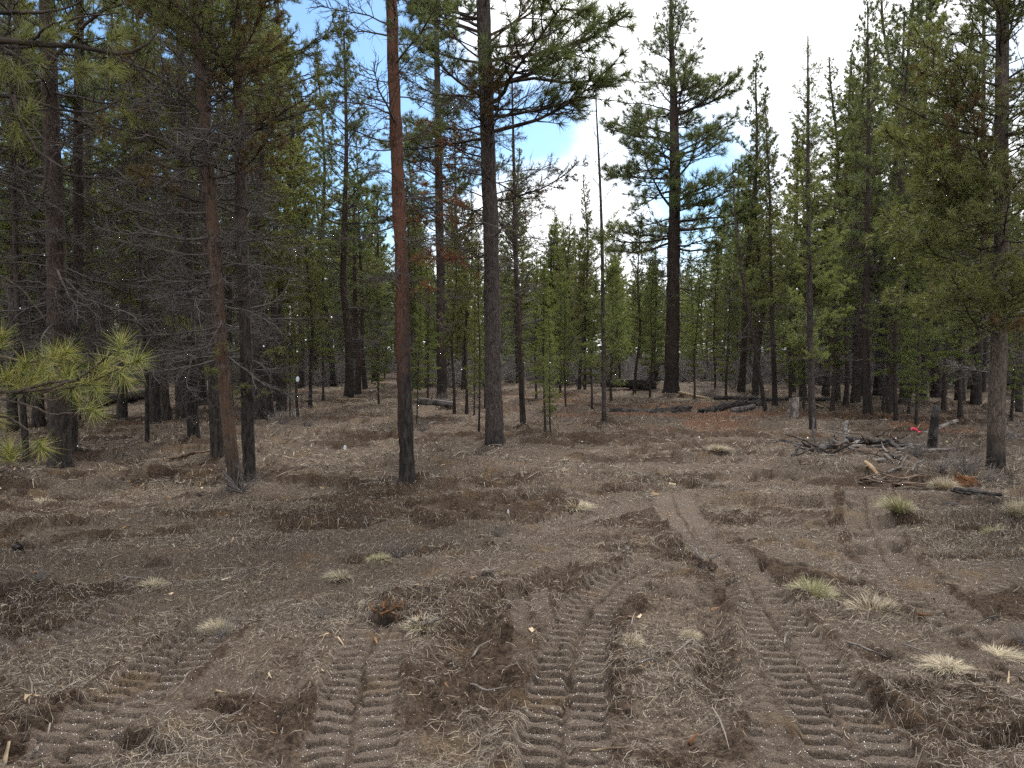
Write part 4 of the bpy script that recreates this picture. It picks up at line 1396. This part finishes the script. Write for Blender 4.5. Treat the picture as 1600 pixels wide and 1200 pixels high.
for i, (u, v, wpx, hpx, mt, label) in enumerate([
    (1270, 925, 70, 38, 'bunch_green', 'pale bunch grass tuft with a green heart right of the right-hand track'),
    (1406, 818, 56, 30, 'bunch_green', 'rounded straw grass tuft beside the far twin tread track'),
    (1590, 815, 50, 32, 'bunch', 'pale grass tuft at the right edge below the dark mound'),
    (1365, 942, 90, 34, 'bunch', 'flattened yellow grass tuft right of the green-hearted one'),
    (345, 975, 50, 26, 'bunch', 'whitish grass tuft above the left lug track'),
    (533, 899, 46, 14, 'bunch', 'low pale grass tuft left of the middle, lying flat'),
    (588, 886, 40, 14, 'bunch_green', 'low greenish grass tuft just right of the flat pale one'),
    (1476, 762, 44, 24, 'bunch', 'pale grass tuft beside the orange rotten wood'),
    (1552, 842, 44, 24, 'bunch_green', 'grey-green grass tuft below the dark mound'),
    (240, 905, 46, 16, 'bunch', 'thin straw tuft in the left ruts'),
    (900, 795, 60, 14, 'bunch', 'flattened straw tuft in the middle of the clearing beyond the tracks'),
    (1120, 712, 40, 14, 'bunch', 'small straw tuft in front of the rust-coloured duff'),
    (1560, 1010, 70, 18, 'bunch', 'matted straw tuft near the lower right edge'),
    (70, 778, 50, 12, 'bunch', 'flat pale straw tuft below the thick black-footed pine'),
    (660, 985, 60, 22, 'bunch', 'torn straw tuft beside the upturned root clod'),
    (1480, 1050, 76, 16, 'bunch', 'flattened straw mat below the far right track'),
    (985, 1010, 40, 18, 'bunch', 'small whitish weed tuft right of the middle track'),
    (1075, 1000, 34, 16, 'bunch', 'small pale weed tuft between the middle and right tracks'),
]):
    rg = np.random.default_rng(900 + i)
    x, y = on_ground(u, v)
    rad = wpx / F * y * 0.55
    ht = hpx / F * y * 1.25
    V, Q = blades(rg, 800 if hpx > 20 else 420, rad, ht, 0.0010 + 0.00032 * y, 0.35 if hpx > 20 else 0.5, rg.normal(0, 0.25))
    o = mesh_obj('grass_tuft', V, None, Q, M[mt], None, False)
    o.location = (x, y, gz(x, y) - 0.004)
    tag(o, label, 'grass', 'bunch grass tufts')


def shrub_mesh(seed, n=34):
    """a leafless shrub about 1 m tall"""
    rg = np.random.default_rng(seed)
    b = MB()
    for i in range(n):
        az = rg.uniform(0, 6.28)
        d = np.array([math.cos(az), math.sin(az), rg.uniform(0.4, 1.7)])
        c = curve(rg.normal(0, 0.04, 3) * [1, 1, 0] - [0, 0, 0.03], d, rg.uniform(0.6, 1.15), 6, rg, 0.16, 0.2)
        b.tube(c, np.linspace(0.0085, 0.002, 6), 3, False)
        for q in range(rg.integers(4, 8)):
            k_ = rg.integers(1, 5)
            t = curve(c[k_], unit(c[5] - c[0]) + rg.normal(0, 0.55, 3), rg.uniform(0.15, 0.4), 4, rg, 0.2, 0.1)
            b.tube(t, np.linspace(0.004, 0.0012, 4), 3, False)
    return b.build('shrub', M['shrub'], None, True, False).data


SHR = [shrub_mesh(950 + i) for i in range(4)]
for i, (u, v, hpx, label) in enumerate([
    (626, 868, 34, 'small whitish leafless shrub in the clearing below the red-barked trunk'),
    (775, 838, 26, 'small grey leafless shrub right of the whitish one'),
    (440, 672, 30, 'grey leafless shrub right of the left clump'),
    (478, 676, 28, 'grey leafless shrub at the foot of the thin dark-trunked pine'),
    (378, 772, 46, 'dead twiggy shrub at the foot of the scarred trunk'),
    (660, 680, 24, 'grey leafless shrub behind the red-barked trunk'),
    (1430, 712, 34, 'dark leafless shrub in the slash pile by the pink ribbon'),
    (1510, 745, 48, 'tall thin grey shrub left of the right-edge trunk'),
    (1470, 742, 34, 'grey twiggy shrub between the slash pile and the right-edge trunk'),
    (1545, 752, 26, 'small twiggy shrub at the foot of the right-edge trunk'),
    (1300, 672, 22, 'low dark shrub behind the slash pile'),
    (60, 905, 22, 'low grey shrub at the left in the ruts'),
    (345, 985, 30, 'pale twiggy shrub by the whitish grass tuft'),
    (690, 640, 26, 'grey shrub at the foot of the tall pine between red and furrowed trunks'),
    (1108, 620, 34, 'grey brush right of the broad ponderosa'),
    (1145, 612, 30, 'grey brush at the foot of the pointed pine'),
    (1020, 606, 28, 'grey brush beside the upturned root wad'),
    (940, 668, 12, 'tiny shrub at the foot of the thin bare-topped pole'),
    (500, 965, 24, 'grey twig shrub left of the upturned root clod'),
    (1600, 1000, 36, 'grey twig shrub at the right edge near the far right track'),
    (1570, 690, 30, 'grey shrub behind the right-edge trunk'),
]):
    x, y = on_ground(u, v)
    o = bpy.data.objects.new('leafless_shrub', SHR[i % 4])
    COL.objects.link(o)
    h = hpx / F * y / 0.85
    o.location = (x, y, gz(x, y))
    o.scale = (h * 1.15, h * 1.15, h)
    o.rotation_euler = (0, 0, i * 1.7)
    tag(o, label, 'shrub', 'leafless shrubs')


def brush():
    rg = np.random.default_rng(31)
    pts, rots, scl = [], [], []
    while len(pts) < 700:
        y = 34 + 30 * rg.uniform() ** 1.3
        u = rg.uniform(-200, 1800)
        x = (u - 800) / F * y
        if noise(x / 3.0, y / 5.0 + 3) < -0.25:
            continue
        h = rg.uniform(0.6, 1.9)
        pts.append((x, y, 0.0))
        rots.append((0, 0, rg.uniform(0, 6.28)))
        scl.append((h * 1.5, h * 1.5, h))
    src = [bpy.data.objects.new('brush_source', m) for m in SHR]
    scatter('brush_thicket', pts, rots, scl, src, 'grey leafless brush massed under the far stand', 'brush')


brush()

# ------------------------------------------------------------------ fallen wood
M['log_char'] = wood_mat('log_char', (0.085, 0.075, 0.07), (0.018, 0.015, 0.014), 26)
M['log_grey'] = wood_mat('log_grey', (0.21, 0.19, 0.178), (0.075, 0.065, 0.06), 30, patch=(0.04, 0.034, 0.03))
M['log_pale'] = wood_mat('log_pale', (0.33, 0.265, 0.18), (0.17, 0.12, 0.075), 30, patch=(0.16, 0.10, 0.06))
M['log_rust'] = wood_mat('log_rust', (0.21, 0.10, 0.042), (0.07, 0.034, 0.018), 22, patch=(0.05, 0.026, 0.016))
M['log_brown'] = wood_mat('log_brown', (0.13, 0.088, 0.062), (0.038, 0.024, 0.017), 26)
M['dirt'] = wood_mat('dirt', (0.11, 0.078, 0.056), (0.028, 0.019, 0.014), 30, (1, 1, 1), 0.02)
M['ribbon'] = ramp_mat('ribbon', [(0.75, 0.05, 0.10), (0.8, 0.08, 0.14)], 0.5)


def log_obj(name, a, b, r0, r1, mat, label, cat='log', group=None, seed=1, bend=0.03, stubs=0, rough=0.16, sides=12, flat=1.0):
    """a piece of wood from a to b with splintered ends; its grain runs along local X"""
    rg = np.random.default_rng(seed)
    a, b = np.asarray(a, float), np.asarray(b, float)
    ln = np.linalg.norm(b - a)
    n = max(8, min(40, int(ln / max(r0, 0.01) * 1.2)))
    t = np.linspace(0, 1, n)
    P = np.stack([t * ln, bend * ln * noise(t * 2 + seed, 0.2), bend * ln * noise(t * 2 + seed, 5.2)], 1)
    r = r0 + (r1 - r0) * t
    m = MB()
    m.tube(P, r, sides)
    V, T, Q = m.arrays()
    ring = V.reshape(n, sides, 3).copy()
    c = P[:, None]
    dirv = ring - c
    k_ = 1 + rough * (noise(ring[..., 0] * 0.9, ring[..., 1] / r0 * 1.6 + seed, ring[..., 2] / r0 * 1.6) + 0.5 * noise(ring[..., 0] * 4, ring[..., 1] / r0 * 3, ring[..., 2] / r0 * 3 + seed))
    dirv = dirv * k_[..., None]
    dirv[..., 2] *= flat
    ring = c + dirv
    ring[0, :, 0] -= rg.uniform(0, 1.6, sides) * r0
    ring[-1, :, 0] += rg.uniform(0, 2.0, sides) * r1
    mm = MB()
    mm.add(ring.reshape(-1, 3), T, Q)
    V, T, Q = mm.arrays()
    o = mesh_obj(name, V, T, Q, M[mat], None, True)
    o.location = a
    o.rotation_euler = Vector(b - a).to_track_quat('X', 'Z').to_euler()
    tag(o, label, cat, group)
    for i in range(stubs):
        q = rg.uniform(0.1, 0.9)
        s_ = MB()
        p = np.array([np.interp(q, t, P[:, j]) for j in range(3)])
        az = rg.uniform(0, 6.28)
        d = np.array([rg.uniform(0.1, 0.8), math.cos(az), abs(math.sin(az)) * 1.0])
        cc = curve(p, d, rg.uniform(2, 5) * r0, 5, rg, 0.12)
        s_.tube(cc, np.linspace(r0 * 0.28, r0 * 0.1, 5), 5)
        s_.build('branch_stub', M[mat], o)
    return o


def gp(u, v, up=0.0):
    x, y = on_ground(u, v)
    return np.array([x, y, gz(x, y) + up])


log_obj('fallen_log', gp(955, 644, .06), gp(1072, 642, .10), 0.085, 0.10, 'log_char', 'left half of the long charred log lying across the middle distance', stubs=5, seed=2, rough=0.3)
log_obj('fallen_log', gp(1098, 641, .10), gp(1192, 633, .10), 0.115, 0.08, 'log_char', 'right half of the long charred log, ending at the leaning trunk', stubs=6, seed=3, rough=0.3)
log_obj('fallen_log', gp(1120, 633, .06), gp(1300, 626, .1), 0.06, 0.05, 'log_char', 'thin dark log behind the long charred log', stubs=5, seed=4)
log_obj('log_chunk', gp(1148, 641, .1), gp(1176, 637, .1), 0.10, 0.08, 'log_grey', 'short pale grey log chunk against the charred log', seed=5)
log_obj('fallen_pole', gp(1063, 619, .08), gp(1108, 622, .06), 0.055, 0.05, 'log_pale', 'pale peeled pole lying right of the broad ponderosa', seed=6)
log_obj('fallen_log', gp(1415, 682, .05), gp(1500, 662, .06), 0.06, 0.035, 'log_grey', 'pale grey rotten log behind the charred stub', seed=7, stubs=2, rough=.3)
log_obj('fallen_log', gp(165, 634, .14), gp(222, 628, .2), 0.15, 0.16, 'log_char', 'dark log with a pale end behind the needle bough', seed=8)
log_obj('split_board', gp(270, 723, .04), gp(330, 720, .05), 0.045, 0.03, 'log_brown', 'brown split wood lying left of the left clump', seed=9, flat=0.5)
log_obj('fallen_stick', gp(455, 652, .1), gp(482, 668, .03), 0.035, 0.02, 'log_grey', 'grey stick fallen against the thin dark-trunked pine', 'stick', seed=10)
log_obj('fallen_stick', gp(530, 629, .05), gp(575, 628, .05), 0.05, 0.03, 'log_pale', 'pale stick lying behind left of the red-barked trunk', 'stick', seed=11)
log_obj('wood_splinter', gp(592, 620, -.02), gp(588, 619, .32), 0.05, 0.03, 'log_pale', 'pale upright splinter behind left of the red-barked trunk', 'splinter', seed=12)
log_obj('fallen_stick', gp(515, 623, .05), gp(470, 632, .05), 0.05, 0.04, 'log_pale', 'long pale stick right of the left clump in the background', 'stick', seed=13)
log_obj('fallen_log', gp(660, 643, .1), gp(705, 646, .1), 0.09, 0.07, 'log_grey', 'grey log behind the trunks between red and furrowed pines', seed=14, stubs=2)
log_obj('split_board', gp(1256, 634, .05), gp(1290, 640, .05), 0.06, 0.04, 'log_pale', 'pale split board in the duff by the thin grey trunk', 'board', seed=15, flat=.4)
log_obj('split_board', gp(1266, 642, .03), gp(1274, 652, .05), 0.06, 0.05, 'log_pale', 'short pale split chunk beside the thin grey trunk', 'board', seed=16, flat=.5)
log_obj('charred_stub', gp(1454, 694, -.05), on_plane_y(1463, 640, on_ground(1454, 694)[1]), 0.085, 0.06, 'log_char', 'charred leaning stub of a small trunk behind the slash pile', 'stump', seed=17, bend=.05)
log_obj('grey_stump', gp(1238, 652, -.03), gp(1238, 652, .28), 0.15, 0.12, 'log_grey', 'short splintered grey stump at the end of the charred log', 'stump', seed=18, rough=.3)
log_obj('charcoal_chunk', gp(28, 868, .03), gp(33, 864, .05), 0.035, 0.02, 'log_char', 'small black charred chunk near the left edge of the clearing', 'wood', seed=19, rough=.4)


# upturned root wad
def root_wad():
    x, y = on_ground(1005, 612)
    root = empty('root_wad', (x, y, gz(x, y)))
    tag(root, 'upturned dark root wad with a raised spike left of the broad ponderosa', 'root')
    rg = np.random.default_rng(44)
    b = MB()
    b.tube([(0.1, 0, 0.0), (0.3, 0, .25), (.42, 0, .55), (.5, 0, .8), (.62, 0, .95), (.85, 0, .98)], [.3, .24, .13, .09, .06, .03], 9)
    b.tube([(-1.6, .3, .15), (-.8, .1, .2), (0, 0, .2), (.5, 0, .2)], [.12, .16, .2, .2], 9)
    V, T, Q = b.arrays()
    V = V + 0.05 * np.stack([noise(V[:, 0] * 6, V[:, 1] * 6, V[:, 2] * 6 + k_ * 7) for k_ in range(3)], 1)
    mesh_obj('stem', V, T, Q, M['log_char'], root)
    for i in range(14):
        m = MB()
        az = rg.uniform(0, 6.28)
        c = curve((0.35, 0, 0.25), (math.cos(az) * .7 + .3, math.sin(az), rg.uniform(-.2, .8)), rg.uniform(.4, .8), 6, rg, .25)
        m.tube(c, np.linspace(.05, .01, 6), 5)
        m.build('root', M['log_char'], root)


root_wad()


def clod(name, u, v, wpx, hpx, mat, label, cat, seed, roots=0, rmat='log_rust', group=None):
    """heap of torn soil with roots"""
    x, y = on_ground(u, v)
    w, h = wpx / F * y * 0.5, hpx / F * y
    rg = np.random.default_rng(seed)
    n = 44
    th = np.linspace(0, 2 * np.pi, n, endpoint=False)
    rs_ = np.linspace(1, 0.0, 21)
    V = []
    for q in rs_:
        R = q * (1 + 0.3 * noise(np.cos(th) * 2 + seed, np.sin(th) * 2))
        X_, Y_ = R * np.cos(th) * w, R * np.sin(th) * w * 0.8
        Z_ = h * (1 - q ** 2.2) * (1 + 0.5 * fbm(X_ / w * 2 + seed, Y_ / w * 2, oct=3)) - 0.03 + 0.5 * h * fbm(X_ / w * 5, Y_ / w * 5 + seed, oct=4, gain=0.65)
        V.append(np.stack([X_, Y_, Z_], 1))
    V = np.concatenate(V)
    i = np.arange(20)[:, None] * n
    j = np.arange(n)[None]
    Q = np.stack([i + j, i + (j + 1) % n, i + n + (j + 1) % n, i + n + j], -1).reshape(-1, 4)
    if roots:
        r_ = empty(name, (x, y, gz(x, y)))
        mesh_obj('soil', V, None, Q, M[mat], r_)
        for k_ in range(roots):
            b = MB()
            az = rg.uniform(0, 6.28)
            c = curve((rg.normal(0, .35) * w, rg.normal(0, .35) * w, h * .5), (math.cos(az), math.sin(az), rg.uniform(-.1, .9)), rg.uniform(.6, 1.4) * w, 6, rg, .3)
            b.tube(c, np.linspace(.012, .003, 6) * (w / .12), 4)
            b.build('root', M[rmat], r_)
        o = r_
    else:
        o = mesh_obj(name, V, None, Q, M[mat])
        o.location = (x, y, gz(x, y))
    tag(o, label, cat, group)
    return o


clod('root_clod', 603, 972, 48, 30, 'dirt', 'upturned clod with orange roots left of the middle track', 'clod', 51, 16)
clod('sod_clump', 662, 985, 46, 24, 'dirt', 'torn sod clump just right of the orange-rooted clod', 'clod', 52, 10, 'log_grey')
clod('dirt_mound', 1530, 792, 110, 14, 'dirt', 'long dark dirt mound below the right-edge trunk', 'mound', 53)
clod('dirt_mound', 1585, 795, 60, 16, 'dirt', 'small dark dirt mound cut by the right edge', 'mound', 54)
clod('dirt_mound', 1360, 715, 150, 20, 'dirt', 'low dark mound under the slash pile', 'mound', 55)
clod('dirt_mound', 310, 772, 70, 12, 'dirt', 'low dark soil hummock left of the scarred trunk foot', 'mound', 56)
clod('rotten_wood', 1508, 756, 46, 16, 'log_rust', 'orange rotten wood broken open below the right-edge trunk', 'wood', 57, 5)
clod('rust_heap', 1225, 656, 60, 7, 'log_brown', 'low brown bark heap beside the grey stump', 'mound', 58)
for i, (u, v, w_) in enumerate([(1095, 885, 44), (690, 955, 30), (1060, 855, 30), (700, 1035, 26), (760, 905, 40), (980, 870, 30)]):
    clod('soil_clod', u, v, w_, w_ * .2, 'dirt', 'dark torn soil clod ' + ['above the right-hand track', 'right of the sod clump', 'at the upper end of the right-hand track', 'left of the middle track low in view', 'above the faint track stub', 'at the upper end of the middle track'][i], 'clod', 60 + i, 4, 'log_grey')

# slash pile
SL = [((1280, 712), (1330, 690), .30, .055, 'log_grey', 'thick grey log leaning up in the slash pile'),
      ((1318, 716), (1345, 702), .18, .04, 'log_grey', 'grey split limb below the leaning log of the slash pile'),
      ((1240, 712), (1252, 706), .16, .03, 'log_char', 'short black stick at the left end of the slash pile'),
      ((1282, 702), (1270, 690), .35, .02, 'log_char', 'black curved stick standing up from the slash pile'),
      ((1330, 700), (1420, 700), .12, .05, 'log_char', 'long black log through the slash pile'),
      ((1345, 718), (1380, 728), .06, .04, 'log_grey', 'grey limb at the front of the slash pile'),
      ((1375, 700), (1400, 712), .16, .04, 'log_char', 'black limb under the pink ribbon'),
      ((1420, 704), (1490, 700), .10, .03, 'log_grey', 'thin pole from the slash pile toward the right-edge trunk'),
      ((1392, 742), (1415, 730), .12, .018, 'log_grey', 'bent whitish branch in front of the slash pile, left one'),
      ((1422, 742), (1440, 734), .12, .016, 'log_grey', 'bent whitish branch in front of the slash pile, right one'),
      ((1355, 738), (1372, 744), .05, .03, 'log_pale', 'small pale chunk before the slash pile')]
for i, (a, b, up, r_, mt, label) in enumerate(SL):
    pb = gp(*b)
    pb[2] += up
    log_obj('slash_log', gp(a[0], a[1], .04), pb, r_, r_ * .75, mt, label, 'log', 'slash pile pieces', 70 + i, .06, 2, .3)
rgs = np.random.default_rng(99)
for i in range(46):
    u, v = rgs.normal(1352, 48), rgs.normal(710, 9)
    p = gp(u, v, rgs.uniform(.05, .16))
    az = rgs.uniform(0, 6.28)
    ln = rgs.uniform(.2, .6)
    q = p + np.array([math.cos(az) * ln, math.sin(az) * ln * .6, rgs.normal(0.03, .08)])
    q[2] = max(q[2], gz(q[0], q[1]) + .02)
    mt = rgs.choice(['log_char', 'log_grey', 'log_brown'])
    log_obj('slash_stick', p, q, rgs.uniform(.008, .03), .008, mt, {'log_char': 'black broken stick tangled in the slash pile', 'log_grey': 'grey weathered stick tangled in the slash pile', 'log_brown': 'brown broken stick tangled in the slash pile'}[mt], 'stick', {'log_char': 'black slash sticks', 'log_grey': 'grey slash sticks', 'log_brown': 'brown slash sticks'}[mt], 120 + i, .1, 0, .2, 6)
for i in range(16):
    u, v = rgs.normal(1385, 22), rgs.normal(758, 5)
    p = gp(u, v, rgs.uniform(.01, .06))
    az = rgs.normal(0, .5)
    ln = rgs.uniform(.15, .42)
    q = p + np.array([math.cos(az) * ln, math.sin(az) * ln, rgs.normal(0, .03)])
    log_obj('bark_slab', p, q, rgs.uniform(.02, .04), .02, 'log_brown', 'brown bark slab in the heap below the slash pile', 'bark', 'bark slabs below the slash pile', 200 + i, .03, 0, .3, 7, .3)
for i in range(9):
    u, v = rgs.normal(1520, 24), rgs.normal(788, 5)
    p = gp(u, v, rgs.uniform(.03, .10))
    az = rgs.uniform(-1.2, .9)
    ln = rgs.uniform(.08, .26)
    q = p + np.array([math.cos(az) * ln, math.sin(az) * ln, rgs.normal(-.03, .03)])
    log_obj('charred_chunk', p, q, rgs.uniform(.02, .035), .02, 'log_char', 'black charred chunk on the long dark dirt mound', 'wood', 'charred chunks on the mound', 230 + i, .05, 0, .35, 8, .7)
for i, (u0, v0, u1, v1, r_, mt, label) in enumerate([
    (1228, 1010, 1238, 985, .006, 'log_grey', 'thin pale stick beside the right-hand track'), (1312, 842, 1314, 855, .008, 'log_pale', 'short pale stake by the far twin track'),
    (1456, 918, 1458, 928, .007, 'log_pale', 'short pale splinter right of the yellow grass tuft'), (1436, 958, 1455, 962, .012, 'log_rust', 'yellow wood splinter on the far right track'),
    (1578, 1080, 1583, 1055, .006, 'log_pale', 'straw-coloured stalk near the lower right edge'), (1000, 1060, 1035, 1045, .006, 'log_grey', 'thin crooked twig between the middle and right tracks'),
    (735, 1085, 790, 1090, .006, 'log_grey', 'grey twig right of the left twin track'), (735, 1035, 765, 1020, .006, 'log_grey', 'brown twig on the ochre soil left of the middle track'),
    (60, 1165, 75, 1130, .007, 'log_grey', 'bent grey stick in the lower left corner'), (340, 1082, 352, 1095, .006, 'log_pale', 'pale splinter right of the left lug track'),
    (925, 1175, 985, 1200, .005, 'log_pale', 'pale twig at the bottom right of the middle track'), (1080, 1165, 1090, 1160, .009, 'log_rust', 'orange chip low between the middle and right tracks'),
    (8, 1178, 12, 1165, .01, 'log_pale', 'pale chip in the lower left corner'), (1320, 1005, 1385, 1040, .007, 'log_grey', 'grey twig on the edge of the right-hand track'),
    (1560, 960, 1530, 968, .007, 'log_char', 'dark twig on the far right track'), (1410, 1015, 1500, 1030, .005, 'log_grey', 'long thin grey twig below the far right track')]):
    log_obj('loose_stick', gp(u0, v0, .012), gp(u1, v1, .03), r_, r_ * .5, mt, label, 'stick', None, 260 + i, .08, 0, .2, 5)


def ribbon():
    y = on_ground(1430, 700)[1]
    x, _, z = on_plane_y(1432, 673, y)
    n = 14
    t = np.linspace(0, 1, n)
    a = np.stack([-.08 + .16 * t, .02 * np.sin(t * 9), .02 * np.sin(t * 6) - .02 * t], 1)
    wv = np.stack([0 * t, .02 * np.cos(t * 7), .03 + .012 * np.sin(t * 5)], 1)
    V = np.stack([a, a + wv, a + wv + [0, .002, 0], a + [0, .002, 0]], 1).reshape(-1, 3)
    Q = np.concatenate([np.array([[4 * i + j, 4 * i + 4 + j, 4 * i + 4 + (j + 1) % 4, 4 * i + (j + 1) % 4] for j in range(4)]) for i in range(n - 1)])
    o = mesh_obj('flagging_ribbon', V, None, Q, M['ribbon'])
    o.location = (x, y, z)
    tag(o, 'pink-red flagging ribbon caught on the shrub in the slash pile', 'ribbon')


ribbon()


# ------------------------------------------------------------------ snow: pellets on the soil and flakes in the air
def snow():
    m, t, p = new_mat('snow')
    p.inputs['Base Color'].default_value = (0.85, 0.87, 0.9, 1)
    p.inputs['Roughness'].default_value = 0.6
    rg = np.random.default_rng(3)
    oc = np.array([(1, 0, 0), (-1, 0, 0), (0, 1, 0), (0, -1, 0), (0, 0, 1), (0, 0, -1)], float)
    of = np.array([(0, 2, 4), (2, 1, 4), (1, 3, 4), (3, 0, 4), (2, 0, 5), (1, 2, 5), (3, 1, 5), (0, 3, 5)])
    n = 30000
    y = 2.3 + 9 * rg.uniform(0, 1, n) ** 1.2
    x = rg.uniform(-.72, .72, n) * y
    h, tr, so = ground_h(x, y)
    ok = rg.uniform(0, 1, n) < 0.07 + 0.9 * tr
    x, y, h = x[ok], y[ok], h[ok]
    s = rg.uniform(.0008, .0021, len(x)) * (1 + .08 * y)
    V = (np.stack([x, y, h + s * .6], 1)[:, None] + oc[None] * s[:, None, None]).reshape(-1, 3)
    T = (np.arange(len(x)) * 6)[:, None, None] + of[None]
    tag(mesh_obj('snow_pellets', V, T.reshape(-1, 3), None, m, None, True), 'tiny white snow pellets sprinkled on the pressed soil', 'snow', None, 'stuff')
    n = 70
    y = rg.uniform(3, 16, n)
    P = np.stack([rg.uniform(-.68, .68, n) * y, y, CAMH + rg.uniform(-.14, .25, n) * y], 1)
    s = rg.uniform(.0025, .005, n) * (1 + .06 * y)
    V = (P[:, None] + oc[None] * s[:, None, None]).reshape(-1, 3)
    T = (np.arange(n) * 6)[:, None, None] + of[None]
    tag(mesh_obj('falling_snow', V, T.reshape(-1, 3), None, m, None, True), 'sparse small snowflakes falling through the air', 'snow', None, 'stuff')
    m2, t2, p2 = new_mat('flake')
    p2.inputs['Base Color'].default_value = (0.75, 0.8, 0.87, 1)
    p2.inputs['Alpha'].default_value = 0.26
    for i, (u, v, d, rx, rz, label) in enumerate([(465, 592, 2.2, .0048, .008, 'large pale snowflake in the air before the gap right of the left clump'), (539, 699, 2.4, .0048, .007, 'large pale snowflake in the air over the clearing left of the red trunk'),
                                                 (794, 799, 2.3, .0035, .006, 'pale snowflake in the air above the middle of the clearing'), (1062, 550, 3.0, .004, .0045, 'small white snowflake in front of the broad ponderosa trunk')]):
        q = unit(np.array([(math.cos(a) * math.cos(b), math.sin(a) * math.cos(b), math.sin(b)) for b in np.linspace(-1.5, 1.5, 7) for a in np.linspace(0, 6.283, 10, endpoint=False)]))
        q = q * (1 + .18 * noise(q[:, 0] * 3 + i, q[:, 1] * 3, q[:, 2] * 3))[:, None] * [rx, rx, rz]
        Q = np.array([[a * 10 + b, a * 10 + (b + 1) % 10, a * 10 + 10 + (b + 1) % 10, a * 10 + 10 + b] for a in range(6) for b in range(10)])
        o = mesh_obj('snowflake', q, None, Q, m2)
        o.location = on_plane_y(u, v, d)
        tag(o, label, 'snowflake', 'large snowflakes in the air')


snow()
